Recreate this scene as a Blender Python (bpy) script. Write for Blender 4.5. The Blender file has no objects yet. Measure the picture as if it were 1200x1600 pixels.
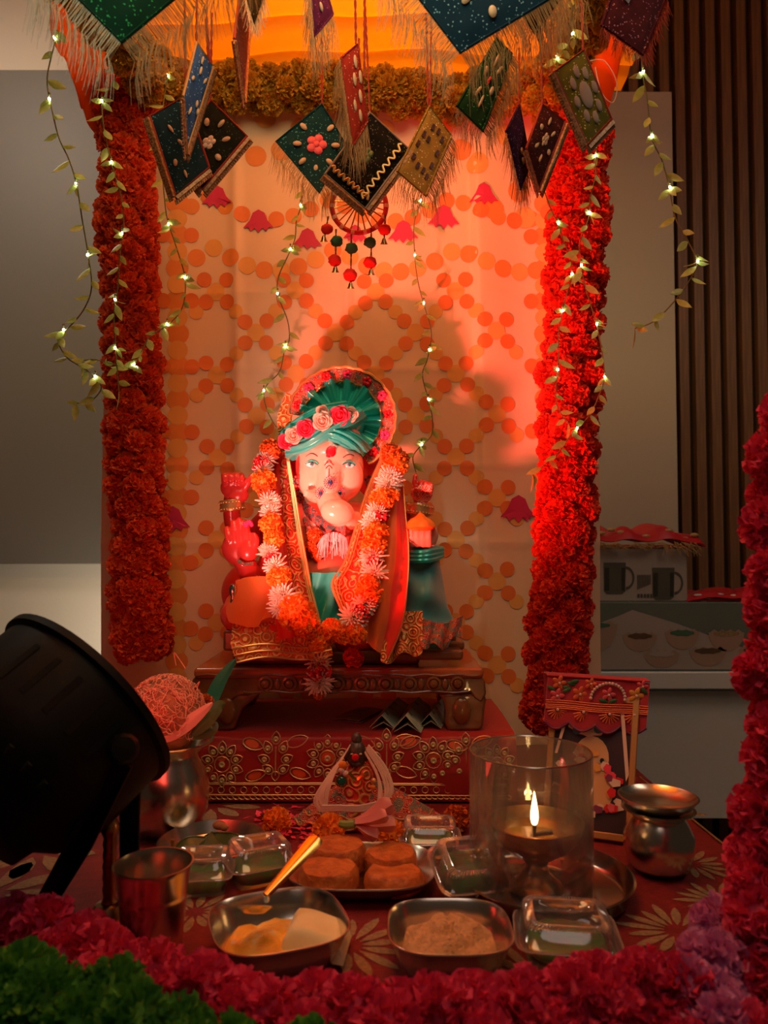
import bpy, math, random
from mathutils import Vector, Matrix, noise
from mathutils.bvhtree import BVHTree
PI = math.pi
S = bpy.context.scene
COL = S.collection
# ---------------------------------------------------------------- camera, world, lights
CAMZ = 1.17
TILT = math.radians(2.3)
cd = bpy.data.cameras.new('camera'); cam = bpy.data.objects.new('camera', cd); COL.objects.link(cam)
cam.location = (0, 0, CAMZ); cam.rotation_euler = (PI/2 + TILT, 0, 0)
cd.sensor_fit = 'HORIZONTAL'; cd.sensor_width = 27.0; cd.lens = 27.0; cd.clip_start = .02
cd.dof.use_dof = True; cd.dof.focus_distance = 1.30; cd.dof.aperture_fstop = 6.0
S.camera = cam
S.view_settings.view_transform = 'Standard'; S.view_settings.look = 'None'
S.view_settings.gamma = 1; S.view_settings.use_curve_mapping = False
S.view_settings.exposure = 0.0
w = bpy.data.worlds.new('world'); S.world = w; w.use_nodes = True
w.node_tree.nodes['Background'].inputs[0].default_value = (1.0, .62, .38, 1)
w.node_tree.nodes['Background'].inputs[1].default_value = .022

def P(px, py, d):
    u = (px-600)/1200; v = -(py-800)/1200
    y = math.cos(TILT) - v*math.sin(TILT); z = math.sin(TILT) + v*math.cos(TILT)
    return Vector((u*d/y, d, CAMZ + z*d/y))
def PZ(px, py, z):
    a = P(px, py, 1.0); k = (z-CAMZ)/(a.z-CAMZ)
    return Vector((a.x*k, k, z))
def light(kind, loc, power, color, size=.1, target=None, name='lamp', **kw):
    l = bpy.data.lights.new(name, kind); l.energy = power; l.color = color
    if kind == 'AREA': l.size = size
    else: l.shadow_soft_size = size
    for k, v in kw.items(): setattr(l, k, v)
    o = bpy.data.objects.new(name, l); COL.objects.link(o); o.location = loc
    if target is not None:
        o.rotation_euler = (Vector(target)-Vector(loc)).to_track_quat('-Z', 'Y').to_euler()
    return o
T = .75
PAR_C = P(42, 1178, .84)
PAR_AIM = P(725, 560, 1.52)
PAR_DIR = (PAR_AIM-PAR_C).normalized()
SRC = PAR_C + PAR_DIR*.13
# stage lamp: wide red LEDs and a few white ones in the middle of the beam
light('SPOT', SRC, 82, (1, .03, .02), .03, P(770, 575, 1.52), 'red_stage_light', spot_size=math.radians(57), spot_blend=.85)
light('SPOT', SRC, 16, (1, .50, .42), .03, P(560, 690, 1.4), 'white_stage_light', spot_size=math.radians(52), spot_blend=1.0)
# added cool spot without a real fixture, brightens the idol's head and turban
light('SPOT', (-.62, .05, 2.3), 26, (.62, .98, .92), .05, P(515, 690, 1.36), 'added_idol_spot', spot_size=math.radians(13), spot_blend=.9)
# warm lamp over the orange canopy
light('AREA', (0.0, 1.05, 2.50), 27, (1, .60, .18), .7, (0.0, 1.2, 0), 'canopy_lamp')
# warm lamp inside the canopy
light('AREA', (-.05, .75, 2.08), 2.6, (1, .70, .34), .5, (-.15, 1.6, 1.35), 'canopy_inner_lamp')
# lamp washing the far wall on the left, room light on the right
light('AREA', (-1.35, 1.75, 2.9), 9, (1, .82, .62), .3, (-1.3, 2.6, 1.2), 'wall_wash_lamp')
light('AREA', (1.3, .9, 2.5), 4, (1, .72, .55), .6, (1.1, 2.5, .9), 'room_lamp')
light('AREA', (-.72, 2.25, .75), 2.2, (1, .86, .66), .2, (-.9, 2.6, 1.0), 'lamp_behind_curtain')
light('AREA', (.1, -.2, 2.3), 1.3, (1, .74, .66), .5, (0, .9, .75), 'front_fill_light')  # unseen overhead fill added to brighten the front of the table

# ---------------------------------------------------------------- mesh builder
class MB:
    def __init__(s): s.v = []; s.f = []; s.m = []
    def add(s, vs, fs, mi=0):
        n = len(s.v); s.v += [Vector(p) for p in vs]; s.f += [tuple(i+n for i in f) for f in fs]; s.m += [mi]*len(fs); return s
    def tube(s, path, r, n=6, cap=True, mi=0, closed=False):
        path = [Vector(p) for p in path]; k = len(path)
        rr = r if isinstance(r, (list, tuple)) else [r]*k
        vs = []; fs = []; prev = None
        for i, p in enumerate(path):
            if closed: t = path[(i+1) % k]-path[i-1]
            else: t = path[min(i+1, k-1)]-path[max(i-1, 0)]
            if t.length < 1e-9: t = Vector((0, 0, 1))
            t.normalize()
            if prev is None:
                a = Vector((0, 0, 1)) if abs(t.z) < .9 else Vector((0, 1, 0)); nx = t.cross(a).normalized()
            else:
                nx = prev - t*prev.dot(t)
                if nx.length < 1e-6: nx = t.cross(Vector((0, .3, 1)))
                nx.normalize()
            prev = nx; ny = t.cross(nx)
            for j in range(n):
                a = 2*PI*j/n; vs.append(p + (nx*math.cos(a)+ny*math.sin(a))*rr[i])
        for i in range(k if closed else k-1):
            for j in range(n):
                a = i*n+j; b = i*n+(j+1) % n; c = ((i+1) % k)*n+(j+1) % n; d = ((i+1) % k)*n+j
                fs.append((a, b, c, d))
        if cap and not closed: fs.append(tuple(range(n-1, -1, -1))); fs.append(tuple(range((k-1)*n, k*n)))
        return s.add(vs, fs, mi)
    def lathe(s, prof, c=(0, 0, 0), n=36, X=None, mi=0, sq=None, ry=1.0, rot=0.0):
        c = Vector(c); vs = []; fs = []
        for (r, z) in prof:
            for j in range(n):
                a = 2*PI*j/n; ca, sa = math.cos(a), math.sin(a)
                if sq: q = (abs(ca)**sq+abs(sa)**sq)**(-1/sq)
                else: q = 1
                x, y = r*q*ca, r*q*sa*ry
                p = Vector((x*math.cos(rot)-y*math.sin(rot), x*math.sin(rot)+y*math.cos(rot), z))
                vs.append((X @ p if X else p)+c)
        for i in range(len(prof)-1):
            for j in range(n):
                fs.append((i*n+j, i*n+(j+1) % n, (i+1)*n+(j+1) % n, (i+1)*n+j))
        if prof[0][0] > 1e-5: fs.append(tuple(range(n-1, -1, -1)))
        if prof[-1][0] > 1e-5: fs.append(tuple(range((len(prof)-1)*n, len(prof)*n)))
        return s.add(vs, fs, mi)
    def ell(s, c, r, nu=16, nv=10, X=None, mi=0):
        c = Vector(c)
        if isinstance(r, (int, float)): r = (r, r, r)
        vs = [Vector((0, 0, r[2]))]; fs = []
        for i in range(1, nv):
            a = PI*i/nv
            for j in range(nu):
                b = 2*PI*j/nu; vs.append(Vector((r[0]*math.sin(a)*math.cos(b), r[1]*math.sin(a)*math.sin(b), r[2]*math.cos(a))))
        vs.append(Vector((0, 0, -r[2]))); L = len(vs)-1
        for j in range(nu):
            fs.append((0, 1+j, 1+(j+1) % nu)); q = 1+(nv-2)*nu; fs.append((L, q+(j+1) % nu, q+j))
        for i in range(nv-2):
            for j in range(nu):
                a = 1+i*nu+j; b = 1+i*nu+(j+1) % nu; fs.append((a, a+nu, b+nu, b))
        return s.add([(X @ p if X else p)+c for p in vs], fs, mi)
    def box(s, c, sz, X=None, mi=0):
        c = Vector(c); h = [q/2 for q in sz]
        vs = [Vector((x, y, z)) for x in (-h[0], h[0]) for y in (-h[1], h[1]) for z in (-h[2], h[2])]
        fs = [(0, 1, 3, 2), (4, 6, 7, 5), (0, 4, 5, 1), (2, 3, 7, 6), (0, 2, 6, 4), (1, 5, 7, 3)]
        return s.add([(X @ p if X else p)+c for p in vs], fs, mi)
    def sheet(s, fn, nu, nv, th=0.0, mi=0):
        g = [[Vector(fn(i/nu, j/nv)) for j in range(nv+1)] for i in range(nu+1)]
        W = nv+1
        fs = [(i*W+j, (i+1)*W+j, (i+1)*W+j+1, i*W+j+1) for i in range(nu) for j in range(nv)]
        vs = [p for r in g for p in r]
        if not th: return s.add(vs, fs, mi)
        ns = []
        for i in range(nu+1):
            for j in range(nv+1):
                a = g[min(i+1, nu)][j]-g[max(i-1, 0)][j]; b = g[i][min(j+1, nv)]-g[i][max(j-1, 0)]
                q = a.cross(b); ns.append(q.normalized() if q.length > 1e-12 else Vector((0, -1, 0)))
        N = len(vs); vs2 = vs+[p+n_*th for p, n_ in zip(vs, ns)]
        f2 = [tuple(reversed(f)) for f in fs]+[tuple(i+N for i in f) for f in fs]
        rim = [i*W for i in range(nu+1)]+[nu*W+j for j in range(1, nv+1)]+[i*W+nv for i in range(nu-1, -1, -1)]+[j for j in range(nv-1, 0, -1)]
        for k in range(len(rim)):
            a, b = rim[k], rim[(k+1) % len(rim)]; f2.append((a, b, b+N, a+N))
        return s.add(vs2, f2, mi)
    def prism(s, pts, off, mi=0):
        pts = [Vector(p) for p in pts]; off = Vector(off); n = len(pts)
        fs = [tuple(range(n)), tuple(range(2*n-1, n-1, -1))]+[(i, i+n, (i+1) % n+n, (i+1) % n) for i in range(n)]
        return s.add(pts+[p+off for p in pts], fs, mi)
    def poly(s, pts, mi=0):
        return s.add(pts, [tuple(range(len(pts)))], mi)
def root_loc(o):
    while o.parent: o = o.parent
    return Vector(o.location)
def mesh_of(mb, mats, name, off=Vector((0, 0, 0)), smooth=True):
    me = bpy.data.meshes.new(name)
    me.from_pydata([tuple(p-off) for p in mb.v], [], mb.f)
    for m in (mats if isinstance(mats, (list, tuple)) else [mats]): me.materials.append(m)
    if any(mb.m): me.polygons.foreach_set('material_index', mb.m)
    if smooth: me.polygons.foreach_set('use_smooth', [True]*len(me.polygons))
    me.update(); return me
def ob(name, mb, mats, parent=None, smooth=True, bevel=0, sub=0, label=None, kind=None, autosm=True):
    off = root_loc(parent) if parent else Vector((0, 0, 0))
    me = mb if isinstance(mb, bpy.types.Mesh) else mesh_of(mb, mats, name, off, smooth)
    if smooth and autosm and not isinstance(mb, bpy.types.Mesh):
        me.set_sharp_from_angle(angle=math.radians(42))
    o = bpy.data.objects.new(name, me); COL.objects.link(o); o.parent = parent
    if bevel:
        b = o.modifiers.new('bevel', 'BEVEL'); b.width = bevel; b.segments = 2; b.limit_method = 'ANGLE'
    if sub:
        b = o.modifiers.new('sub', 'SUBSURF'); b.levels = sub; b.render_levels = sub
    if label: o['label'] = label
    if kind: o['kind'] = kind
    return o
def thing(name, label, cat, loc=(0, 0, 0), group=None):
    o = bpy.data.objects.new(name, None); COL.objects.link(o); o.location = loc; o.empty_display_size = .02
    o['label'] = label; o['category'] = cat
    if group: o['group'] = group
    return o
def tag(o, label, cat, group=None, kind=None):
    o['label'] = label; o['category'] = cat
    if group: o['group'] = group
    if kind: o['kind'] = kind
    return o
def struct(name, mb, m, parent=None, **k):
    o = ob(name, mb, m, parent, **k); o['kind'] = 'structure'; return o
def put(name, me, parent, loc, rot=None, sc=1.0):
    o = bpy.data.objects.new(name, me); COL.objects.link(o); o.parent = parent
    o.location = Vector(loc)-(root_loc(parent) if parent else Vector((0, 0, 0)))
    if rot is not None: o.rotation_euler = rot
    o.scale = (sc, sc, sc) if isinstance(sc, (int, float)) else sc
    return o
def smoothpath(pts, k=6):
    pts = [Vector(p) for p in pts]; out = []
    for i in range(len(pts)-1):
        p0 = pts[max(i-1, 0)]; p1 = pts[i]; p2 = pts[i+1]; p3 = pts[min(i+2, len(pts)-1)]
        for j in range(k):
            t = j/k
            out.append(.5*((2*p1)+(p2-p0)*t+(2*p0-5*p1+4*p2-p3)*t*t+(3*p1-p0-3*p2+p3)*t**3))
    out.append(pts[-1]); return out
def lerp(a, b, t): return a+(b-a)*t
def along(pts, t):
    t = max(0, min(.99999, t))*(len(pts)-1); i = int(t); return pts[i].lerp(pts[i+1], t-i)
R = random.Random(7)
# ---------------------------------------------------------------- materials
def mat(name, c, rough=.6, metal=0, c2=None, nscale=40, bump=0, bscale=60, spec=.5, sheen=0, trans=0, emit=0, ecol=None,
        alpha=1, thr=(.35, .65), coat=0, glitter=None, gscale=900, wave=None):
    m = bpy.data.materials.new(name); m.use_nodes = True; t = m.node_tree; b = t.nodes['Principled BSDF']
    N = t.nodes.new; L = t.links.new
    b.inputs['Base Color'].default_value = (*c, 1); b.inputs['Roughness'].default_value = rough; b.inputs['Metallic'].default_value = metal
    b.inputs['Specular IOR Level'].default_value = spec; b.inputs['Sheen Weight'].default_value = sheen
    b.inputs['Coat Weight'].default_value = coat
    b.inputs['Alpha'].default_value = alpha
    tc = N('ShaderNodeTexCoord')
    out = None
    if c2 or bump:
        nz = N('ShaderNodeTexNoise'); nz.inputs['Scale'].default_value = nscale; nz.inputs['Detail'].default_value = 4
        L(tc.outputs['Object'], nz.inputs['Vector'])
    if c2:
        cr = N('ShaderNodeValToRGB'); cr.color_ramp.elements[0].position = thr[0]; cr.color_ramp.elements[1].position = thr[1]
        cr.color_ramp.elements[0].color = (*c, 1); cr.color_ramp.elements[1].color = (*c2, 1)
        L(nz.outputs[0], cr.inputs[0]); out = cr.outputs[0]
    if glitter:
        vo = N('ShaderNodeTexVoronoi'); vo.inputs['Scale'].default_value = gscale; L(tc.outputs['Object'], vo.inputs['Vector'])
        sp = N('ShaderNodeSeparateColor'); L(vo.outputs['Color'], sp.inputs[0])
        gt = N('ShaderNodeMath'); gt.operation = 'GREATER_THAN'; gt.inputs[1].default_value = .965; L(sp.outputs[0], gt.inputs[0])
        mx = N('ShaderNodeMix'); mx.data_type = 'RGBA'; mx.inputs['A'].default_value = (*c, 1); mx.inputs['B'].default_value = (*glitter, 1)
        if out: L(out, mx.inputs['A'])
        L(gt.outputs[0], mx.inputs['Factor']); out = mx.outputs['Result']
    if out: L(out, b.inputs['Base Color'])
    if bump:
        n2 = N('ShaderNodeTexNoise'); n2.inputs['Scale'].default_value = bscale; n2.inputs['Detail'].default_value = 5; L(tc.outputs['Object'], n2.inputs['Vector'])
        bp = N('ShaderNodeBump'); bp.inputs['Strength'].default_value = bump; bp.inputs['Distance'].default_value = .004
        L(n2.outputs[0], bp.inputs['Height']); L(bp.outputs[0], b.inputs['Normal'])
    if emit:
        b.inputs['Emission Color'].default_value = (*(ecol or c), 1); b.inputs['Emission Strength'].default_value = emit
    if trans:
        o = t.nodes['Material Output']; tr = N('ShaderNodeBsdfTranslucent'); mx = N('ShaderNodeMixShader'); mx.inputs[0].default_value = trans
        tr.inputs[0].default_value = (*c, 1)
        if out: L(out, tr.inputs[0])
        L(b.outputs[0], mx.inputs[1]); L(tr.outputs[0], mx.inputs[2]); L(mx.outputs[0], o.inputs[0])
    return m
def brocade(name, base, gold, scale=60, w=.07, rough=.45, c3=None):
    m = bpy.data.materials.new(name); m.use_nodes = True; t = m.node_tree; b = t.nodes['Principled BSDF']; N = t.nodes.new; L = t.links.new
    tc = N('ShaderNodeTexCoord'); vo = N('ShaderNodeTexVoronoi'); vo.inputs['Scale'].default_value = scale; L(tc.outputs['Object'], vo.inputs['Vector'])
    sn = N('ShaderNodeMath'); sn.operation = 'MULTIPLY'; sn.inputs[1].default_value = 22; L(vo.outputs['Distance'], sn.inputs[0])
    s2 = N('ShaderNodeMath'); s2.operation = 'SINE'; L(sn.outputs[0], s2.inputs[0])
    cr = N('ShaderNodeValToRGB'); cr.color_ramp.elements[0].position = .35; cr.color_ramp.elements[1].position = .62
    cr.color_ramp.elements[0].color = (*base, 1); cr.color_ramp.elements[1].color = (*gold, 1); L(s2.outputs[0], cr.inputs[0])
    out = cr.outputs[0]
    if c3:
        sp = N('ShaderNodeSeparateColor'); L(vo.outputs['Color'], sp.inputs[0]); g = N('ShaderNodeMath'); g.operation = 'GREATER_THAN'; g.inputs[1].default_value = .6
        L(sp.outputs[1], g.inputs[0]); mx = N('ShaderNodeMix'); mx.data_type = 'RGBA'; L(g.outputs[0], mx.inputs['Factor']); L(out, mx.inputs['A']); mx.inputs['B'].default_value = (*c3, 1); out = mx.outputs['Result']
    L(out, b.inputs['Base Color']); b.inputs['Roughness'].default_value = rough; b.inputs['Metallic'].default_value = .15
    bp = N('ShaderNodeBump'); bp.inputs['Strength'].default_value = .7; bp.inputs['Distance'].default_value = .002; L(s2.outputs[0], bp.inputs['Height']); L(bp.outputs[0], b.inputs['Normal'])
    return m
def clear(name, tint=(1, 1, 1), gloss=.12, milk=.03, milkc=(1, .9, .85)):
    m = bpy.data.materials.new(name); m.use_nodes = True; t = m.node_tree; t.nodes.remove(t.nodes['Principled BSDF']); N = t.nodes.new; L = t.links.new
    o = t.nodes['Material Output']; tr = N('ShaderNodeBsdfTransparent'); tr.inputs[0].default_value = (*tint, 1)
    gl = N('ShaderNodeBsdfGlossy'); gl.inputs['Roughness'].default_value = .06; df = N('ShaderNodeBsdfDiffuse'); df.inputs[0].default_value = (*milkc, 1)
    lw = N('ShaderNodeLayerWeight'); lw.inputs[0].default_value = .35; ad = N('ShaderNodeMath'); ad.operation = 'MULTIPLY_ADD'; ad.inputs[1].default_value = .6; ad.inputs[2].default_value = gloss*.4
    L(lw.outputs['Fresnel'], ad.inputs[0])
    m1 = N('ShaderNodeMixShader'); m2 = N('ShaderNodeMixShader'); m2.inputs[0].default_value = milk
    L(ad.outputs[0], m1.inputs[0]); L(tr.outputs[0], m1.inputs[1]); L(gl.outputs[0], m1.inputs[2]); L(m1.outputs[0], m2.inputs[1]); L(df.outputs[0], m2.inputs[2]); L(m2.outputs[0], o.inputs[0])
    return m
def slatmat():
    m = mat('walnut_slat', (.10, .045, .02), .5, c2=(.16, .075, .035), nscale=18)
    t = m.node_tree; mp = t.nodes.new('ShaderNodeMapping'); mp.inputs['Scale'].default_value = (6, 6, .35)
    nz = next(n for n in t.nodes if n.type == 'TEX_NOISE'); tc = next(n for n in t.nodes if n.type == 'TEX_COORD')
    t.links.new(tc.outputs['Object'], mp.inputs[0]); t.links.new(mp.outputs[0], nz.inputs['Vector']); return m
MT = dict(
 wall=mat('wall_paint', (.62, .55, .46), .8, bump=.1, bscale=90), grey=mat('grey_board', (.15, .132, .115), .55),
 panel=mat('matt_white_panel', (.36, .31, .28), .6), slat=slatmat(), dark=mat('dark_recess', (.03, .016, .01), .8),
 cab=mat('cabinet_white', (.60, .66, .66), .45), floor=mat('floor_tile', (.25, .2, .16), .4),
 backdrop=mat('cream_satin', (.86, .70, .45), .5, bump=.25, bscale=9, sheen=.2), dotA=mat('print_orange', (.86, .33, .07), .6), dotB=mat('print_amber', (.86, .50, .13), .6),
 dotC=mat('print_deep_orange', (.84, .25, .05), .6), lotus=mat('print_lotus', (.62, .03, .13), .6),
 canopy=mat('canopy_satin', (.95, .52, .06), .45, trans=.55, bump=.4, bscale=6), valance=mat('valance_satin', (.90, .22, .03), .4, trans=.3),
 crepeO=mat('crepe_orange_red', (.74, .095, .025), .75, c2=(.86, .16, .04), nscale=30, trans=.25),
 crepeR=mat('crepe_red', (.78, .05, .02), .7, c2=(.85, .09, .03), nscale=30, trans=.25),
 crepeP=mat('crepe_crimson', (.66, .03, .12), .7, c2=(.85, .08, .22), nscale=30, trans=.25),
 crepeL=mat('crepe_lilac', (.66, .20, .50), .7, c2=(.80, .38, .7), nscale=30, trans=.25),
 crepeY=mat('crepe_mustard', (.50, .30, .015), .75, c2=(.64, .42, .04), nscale=30, trans=.2),
 crepeG=mat('crepe_green', (.05, .26, .03), .7, c2=(.10, .40, .04), nscale=30, trans=.25),
 mari=mat('marigold', (.92, .24, .015), .6, c2=(.95, .36, .03), nscale=60, trans=.2), marid=mat('marigold_dark', (.62, .13, .01), .6),
 mum=mat('white_chrysanthemum', (.88, .80, .68), .5, trans=.25), redf=mat('red_flower', (.55, .01, .02), .6),
 rosep=mat('rose_red', (.85, .04, .10), .45), rosec=mat('rose_cream', (.88, .58, .45), .45),
 leaf=mat('vine_leaf', (.30, .46, .08), .4, c2=(.50, .62, .20), nscale=60, trans=.3), stem=mat('vine_stem', (.13, .17, .05), .5),
 bulb=mat('led_bulb', (1, .95, .6), .3, emit=38, ecol=(1, .93, .62)),
 skin=mat('painted_skin', (.93, .46, .33), .22, coat=.4), chest=mat('painted_brown_chest', (.50, .15, .09), .35), palm=mat('glossy_red', (.80, .05, .04), .25, coat=.4),
 teal=mat('teal_satin', (.03, .62, .54), .25, metal=.25, bump=.15, bscale=25), tealdk=mat('teal_velvet', (.03, .22, .24), .45, c2=(.06, .34, .34), nscale=12, sheen=.4),
 velvet=mat('red_velvet', (.80, .03, .015), .6, sheen=.3), orangecl=mat('orange_cloth', (.82, .15, .015), .6, sheen=.3),
 trim=brocade('trim_brocade', (.72, .045, .04), (.85, .50, .28), 150, c3=(.32, .30, .22)), shawl=brocade('shawl_brocade', (.72, .05, .02), (.80, .48, .14), 52),
 goldbroc=brocade('gold_brocade', (.72, .16, .03), (.85, .62, .22), 60), gold=mat('gold_thread', (.80, .50, .18), .35, metal=.7),
 neck=brocade('necklace_beads', (.35, .03, .03), (.60, .42, .30), 240, c3=(.06, .22, .22)),
 white=mat('eye_white', (.9, .88, .85), .2), black=mat('black_paint', (.01, .008, .01), .3), iris=mat('iris_teal', (.05, .35, .38), .2),
 tilak=mat('vermilion', (.66, .0, .012), .4), pinkbead=mat('pink_stones', (.75, .04, .18), .2), bluestone=mat('blue_stone', (.02, .06, .14), .08, coat=1),
 wood=mat('carved_wood', (.16, .065, .025), .28, c2=(.26, .10, .03), nscale=22, bump=.4, bscale=45, coat=.4), woodtop=mat('stool_top_paint', (.50, .14, .03), .25, c2=(.36, .07, .02), nscale=10, coat=.5),
 redcloth=mat('red_satin_cloth', (.36, .008, .008), .5, sheen=.2, bump=.15, bscale=30), table=mat('maroon_tablecloth', (.16, .006, .009), .6, c2=(.21, .010, .012), nscale=70, bump=.3, bscale=300),
 print=mat('cream_print', (.32, .23, .12), .7, c2=(.22, .15, .07), nscale=200), emb=mat('embroidery_gold', (.62, .42, .20), .4, metal=.4), sequin=mat('mirror_sequin', (.70, .62, .28), .3, metal=.25),
 orgl=mat('orange_applique', (.70, .10, .02), .5), steel=mat('steel', (.72, .67, .56), .24, metal=1), steel2=mat('dark_steel', (.40, .34, .28), .2, metal=1), brass=mat('aged_brass', (.50, .32, .14), .3, metal=1, c2=(.34, .20, .09), nscale=90, bump=.1),
 blackp=mat('black_metal', (.004, .0035, .0035), .55, spec=.2), slot=mat('vent_black', (.002, .002, .002), .8), lens=mat('red_led_lens', (.5, .02, .02), .1, emit=4, ecol=(1, .05, .03)),
 coco=mat('coconut_shell', (.30, .15, .07), .8, c2=(.42, .2, .1), nscale=60, bump=.6), fibre=mat('coconut_fibre', (.80, .42, .30), .6), petalp=mat('pale_leaf', (.85, .50, .42), .5, trans=.2),
 leafd=mat('betel_leaf', (.05, .10, .03), .35, c2=(.12, .17, .06), nscale=25), greenf=mat('green_cloth', (.02, .22, .14), .5),
 fried=mat('fried_crust', (.62, .19, .035), .5, c2=(.42, .10, .015), nscale=55, bump=1, bscale=110), halwa=mat('yellow_porridge', (.90, .52, .05), .3, c2=(.82, .42, .03), nscale=70, bump=.6, bscale=120),
 slab=mat('cream_sweet', (.92, .84, .45), .4, c2=(.85, .76, .38), nscale=30), sheera=mat('semolina', (.62, .36, .15), .5, c2=(.72, .44, .20), nscale=130, bump=1, bscale=260),
 goldspoon=mat('gold_spoon', (.85, .48, .12), .2, metal=1), plastic=clear('clear_plastic', gloss=.2, milk=.05), glass=clear('clear_glass', (.97, .93, .90), gloss=.25, milk=.035), foodg=mat('leaf_wrapped_food', (.06, .24, .04), .45, c2=(.15, .12, .05), nscale=60, bump=.6),
 flame=mat('flame', (1, .6, .2), .5, emit=26, ecol=(1, .62, .22)), oil=mat('lamp_oil', (.20, .11, .015), .08, coat=1), wick=mat('wick', (.02, .01, .01), .9),
 idolwood=mat('dark_figurine', (.05, .03, .022), .35, c2=(.11, .07, .05), nscale=80, bump=.6), thread=mat('white_thread', (.75, .58, .48), .7), tgreen=mat('green_stone', (.0, .12, .10), .1, coat=1),
 lily=mat('pink_petal', (.80, .30, .28), .45, trans=.2), lilys=mat('flower_stalk', (.20, .32, .08), .4), note=mat('bank_note', (.50, .52, .38), .7, c2=(.28, .38, .32), nscale=60), note2=mat('bank_note_pink', (.34, .22, .17), .7, c2=(.24, .14, .12), nscale=70),
 boxg=mat('green_card', (.12, .16, .135), .5), boxw=mat('white_card', (.36, .33, .30), .55), boxd=mat('grey_card', (.07, .075, .07), .5), mug=mat('print_mug', (.085, .09, .07), .5), mugd=mat('print_mug_dark', (.03, .03, .025), .5),
 bowlp=mat('print_bowl', (.34, .25, .19), .5), bowlf=mat('print_food', (.10, .06, .03), .6), bowlg=mat('print_green', (.05, .15, .09), .6), goldp=mat('print_gold', (.35, .26, .10), .5),
 frame=mat('gilt_frame', (.55, .28, .09), .35, metal=.4), photobg=mat('print_dark', (.05, .02, .03), .35), face=mat('print_face', (.70, .42, .20), .4), toran=mat('crimson_velvet', (.42, .012, .035), .6, sheen=.4), purple=mat('purple_cord', (.20, .02, .09), .5),
 flo=mat('applique_orange', (.78, .16, .05), .5), fly=mat('applique_yellow', (.75, .36, .07), .5), flg=mat('applique_green', (.04, .17, .06), .5), flp=mat('applique_pink', (.78, .10, .14), .5), pearl=mat('pearl', (.72, .55, .50), .2), blueb=mat('print_blue', (.08, .22, .36), .4),
 chunri=mat('red_chunri', (.45, .01, .02), .45), ring=mat('red_wrapped_ring', (.55, .015, .03), .5), pomr=mat('pompom_red', (.75, .03, .02), .9), pomg=mat('pompom_green', (.015, .20, .09), .9), bell=mat('little_bell', (.50, .34, .16), .25, metal=1),
 cord=mat('red_cord', (.30, .03, .015), .7), fringe=mat('gold_fringe', (.44, .27, .10), .5, metal=.1), shell=mat('cowrie', (.50, .42, .28), .35), rim=mat('grey_piping', (.28, .25, .22), .6),
)
# ---------------------------------------------------------------- setting
mb = MB(); mb.box((0, 1.3, -.02), (4.4, 3.6, .04)); struct('floor', mb, MT['floor'])
mb = MB(); mb.box((0, 2.66, 1.7), (4.4, .06, 3.44)); wb = struct('wall_back', mb, MT['wall'])
mb = MB(); mb.box((0, 1.3, 3.42), (4.4, 3.6, .04)); struct('ceiling', mb, MT['wall'])
# grey board on the left of the far wall
a = P(-40, 113, 2.60); b = P(330, 881, 2.60)
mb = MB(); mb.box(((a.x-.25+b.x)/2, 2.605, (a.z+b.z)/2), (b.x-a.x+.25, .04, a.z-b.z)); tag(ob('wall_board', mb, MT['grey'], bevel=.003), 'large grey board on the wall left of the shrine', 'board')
# white panel and the slatted cladding on the right
a = P(920, 143, 2.56); b = P(1063, 1000, 2.56)
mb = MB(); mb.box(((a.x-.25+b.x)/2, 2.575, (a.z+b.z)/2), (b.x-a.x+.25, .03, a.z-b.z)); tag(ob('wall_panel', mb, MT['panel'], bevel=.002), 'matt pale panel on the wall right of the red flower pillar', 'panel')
mb = MB(); mb.box((1.35, 2.625, 1.7), (1.4, .012, 3.38)); cl = struct('wall_right_cladding', mb, MT['dark'])
sb = MB(); sb.box((0, 0, 0), (.031, .034, 3.36)); sme = mesh_of(sb, MT['slat'], 'slat', smooth=False)
x = P(945, 400, 2.58).x
while x < 2.0:
    o = put('slat', sme, cl, (x, 2.602, 1.7)); x += .0535
# ---------------------------------------------------------------- cabinet and boxes
cz = .833
cab = thing('wall_cabinet', 'white wall cabinet with a thick top under the boxes', 'cabinet', (1.0, 2.3, .44))
mb = MB(); mb.box((1.02, 2.30, cz-.0225), (1.30, .56, .045)); ob('cabinet_top', mb, MT['cab'], cab, bevel=.003)
mb = MB(); mb.box((1.02, 2.32, .6095), (1.26, .50, .339)); ob('body', mb, MT['cab'], cab, bevel=.002)
mb = MB(); mb.box((.90, 2.065, .61), (.98, .014, .335)); ob('door', mb, MT['cab'], cab, bevel=.002)
def boxthing(name, label, x0, x1, y0, z0, h, dep, m, cat='box'):
    t = thing(name, label, cat, ((x0+x1)/2, y0+dep/2, z0))
    mb = MB(); mb.box(((x0+x1)/2, y0+dep/2, z0+h/2), (x1-x0, dep, h)); ob('carton', mb, m, t, bevel=.0015)
    mb = MB(); mb.box(((x0+x1)/2, y0+dep*.5, z0+h+.0006), (x1-x0-.004, dep*.9, .0008)); ob('lid_flap', mb, m, t)
    return t
def pxpoly(mb, pts, d, mi=0): mb.poly([P(x, y, d) for x, y in pts], mi)
bx0, bx1 = P(880, 1000, 2.03).x, P(1230, 1000, 2.03).x
g = boxthing('bowl_set_box', 'long carton printed with glass bowls on the white cabinet', bx0, bx1, 2.03, cz, .180, .26, MT['boxg'])
mb = MB(); D = 2.0285
pxpoly(mb, [(905, 1046), (905, 985), (968, 962), (988, 953), (1060, 975), (1140, 1005), (1215, 1030), (1215, 1046)], D)
ob('printed_backdrop', mb, MT['boxw'], g)
mb = MB(); D = 2.0275
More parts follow.
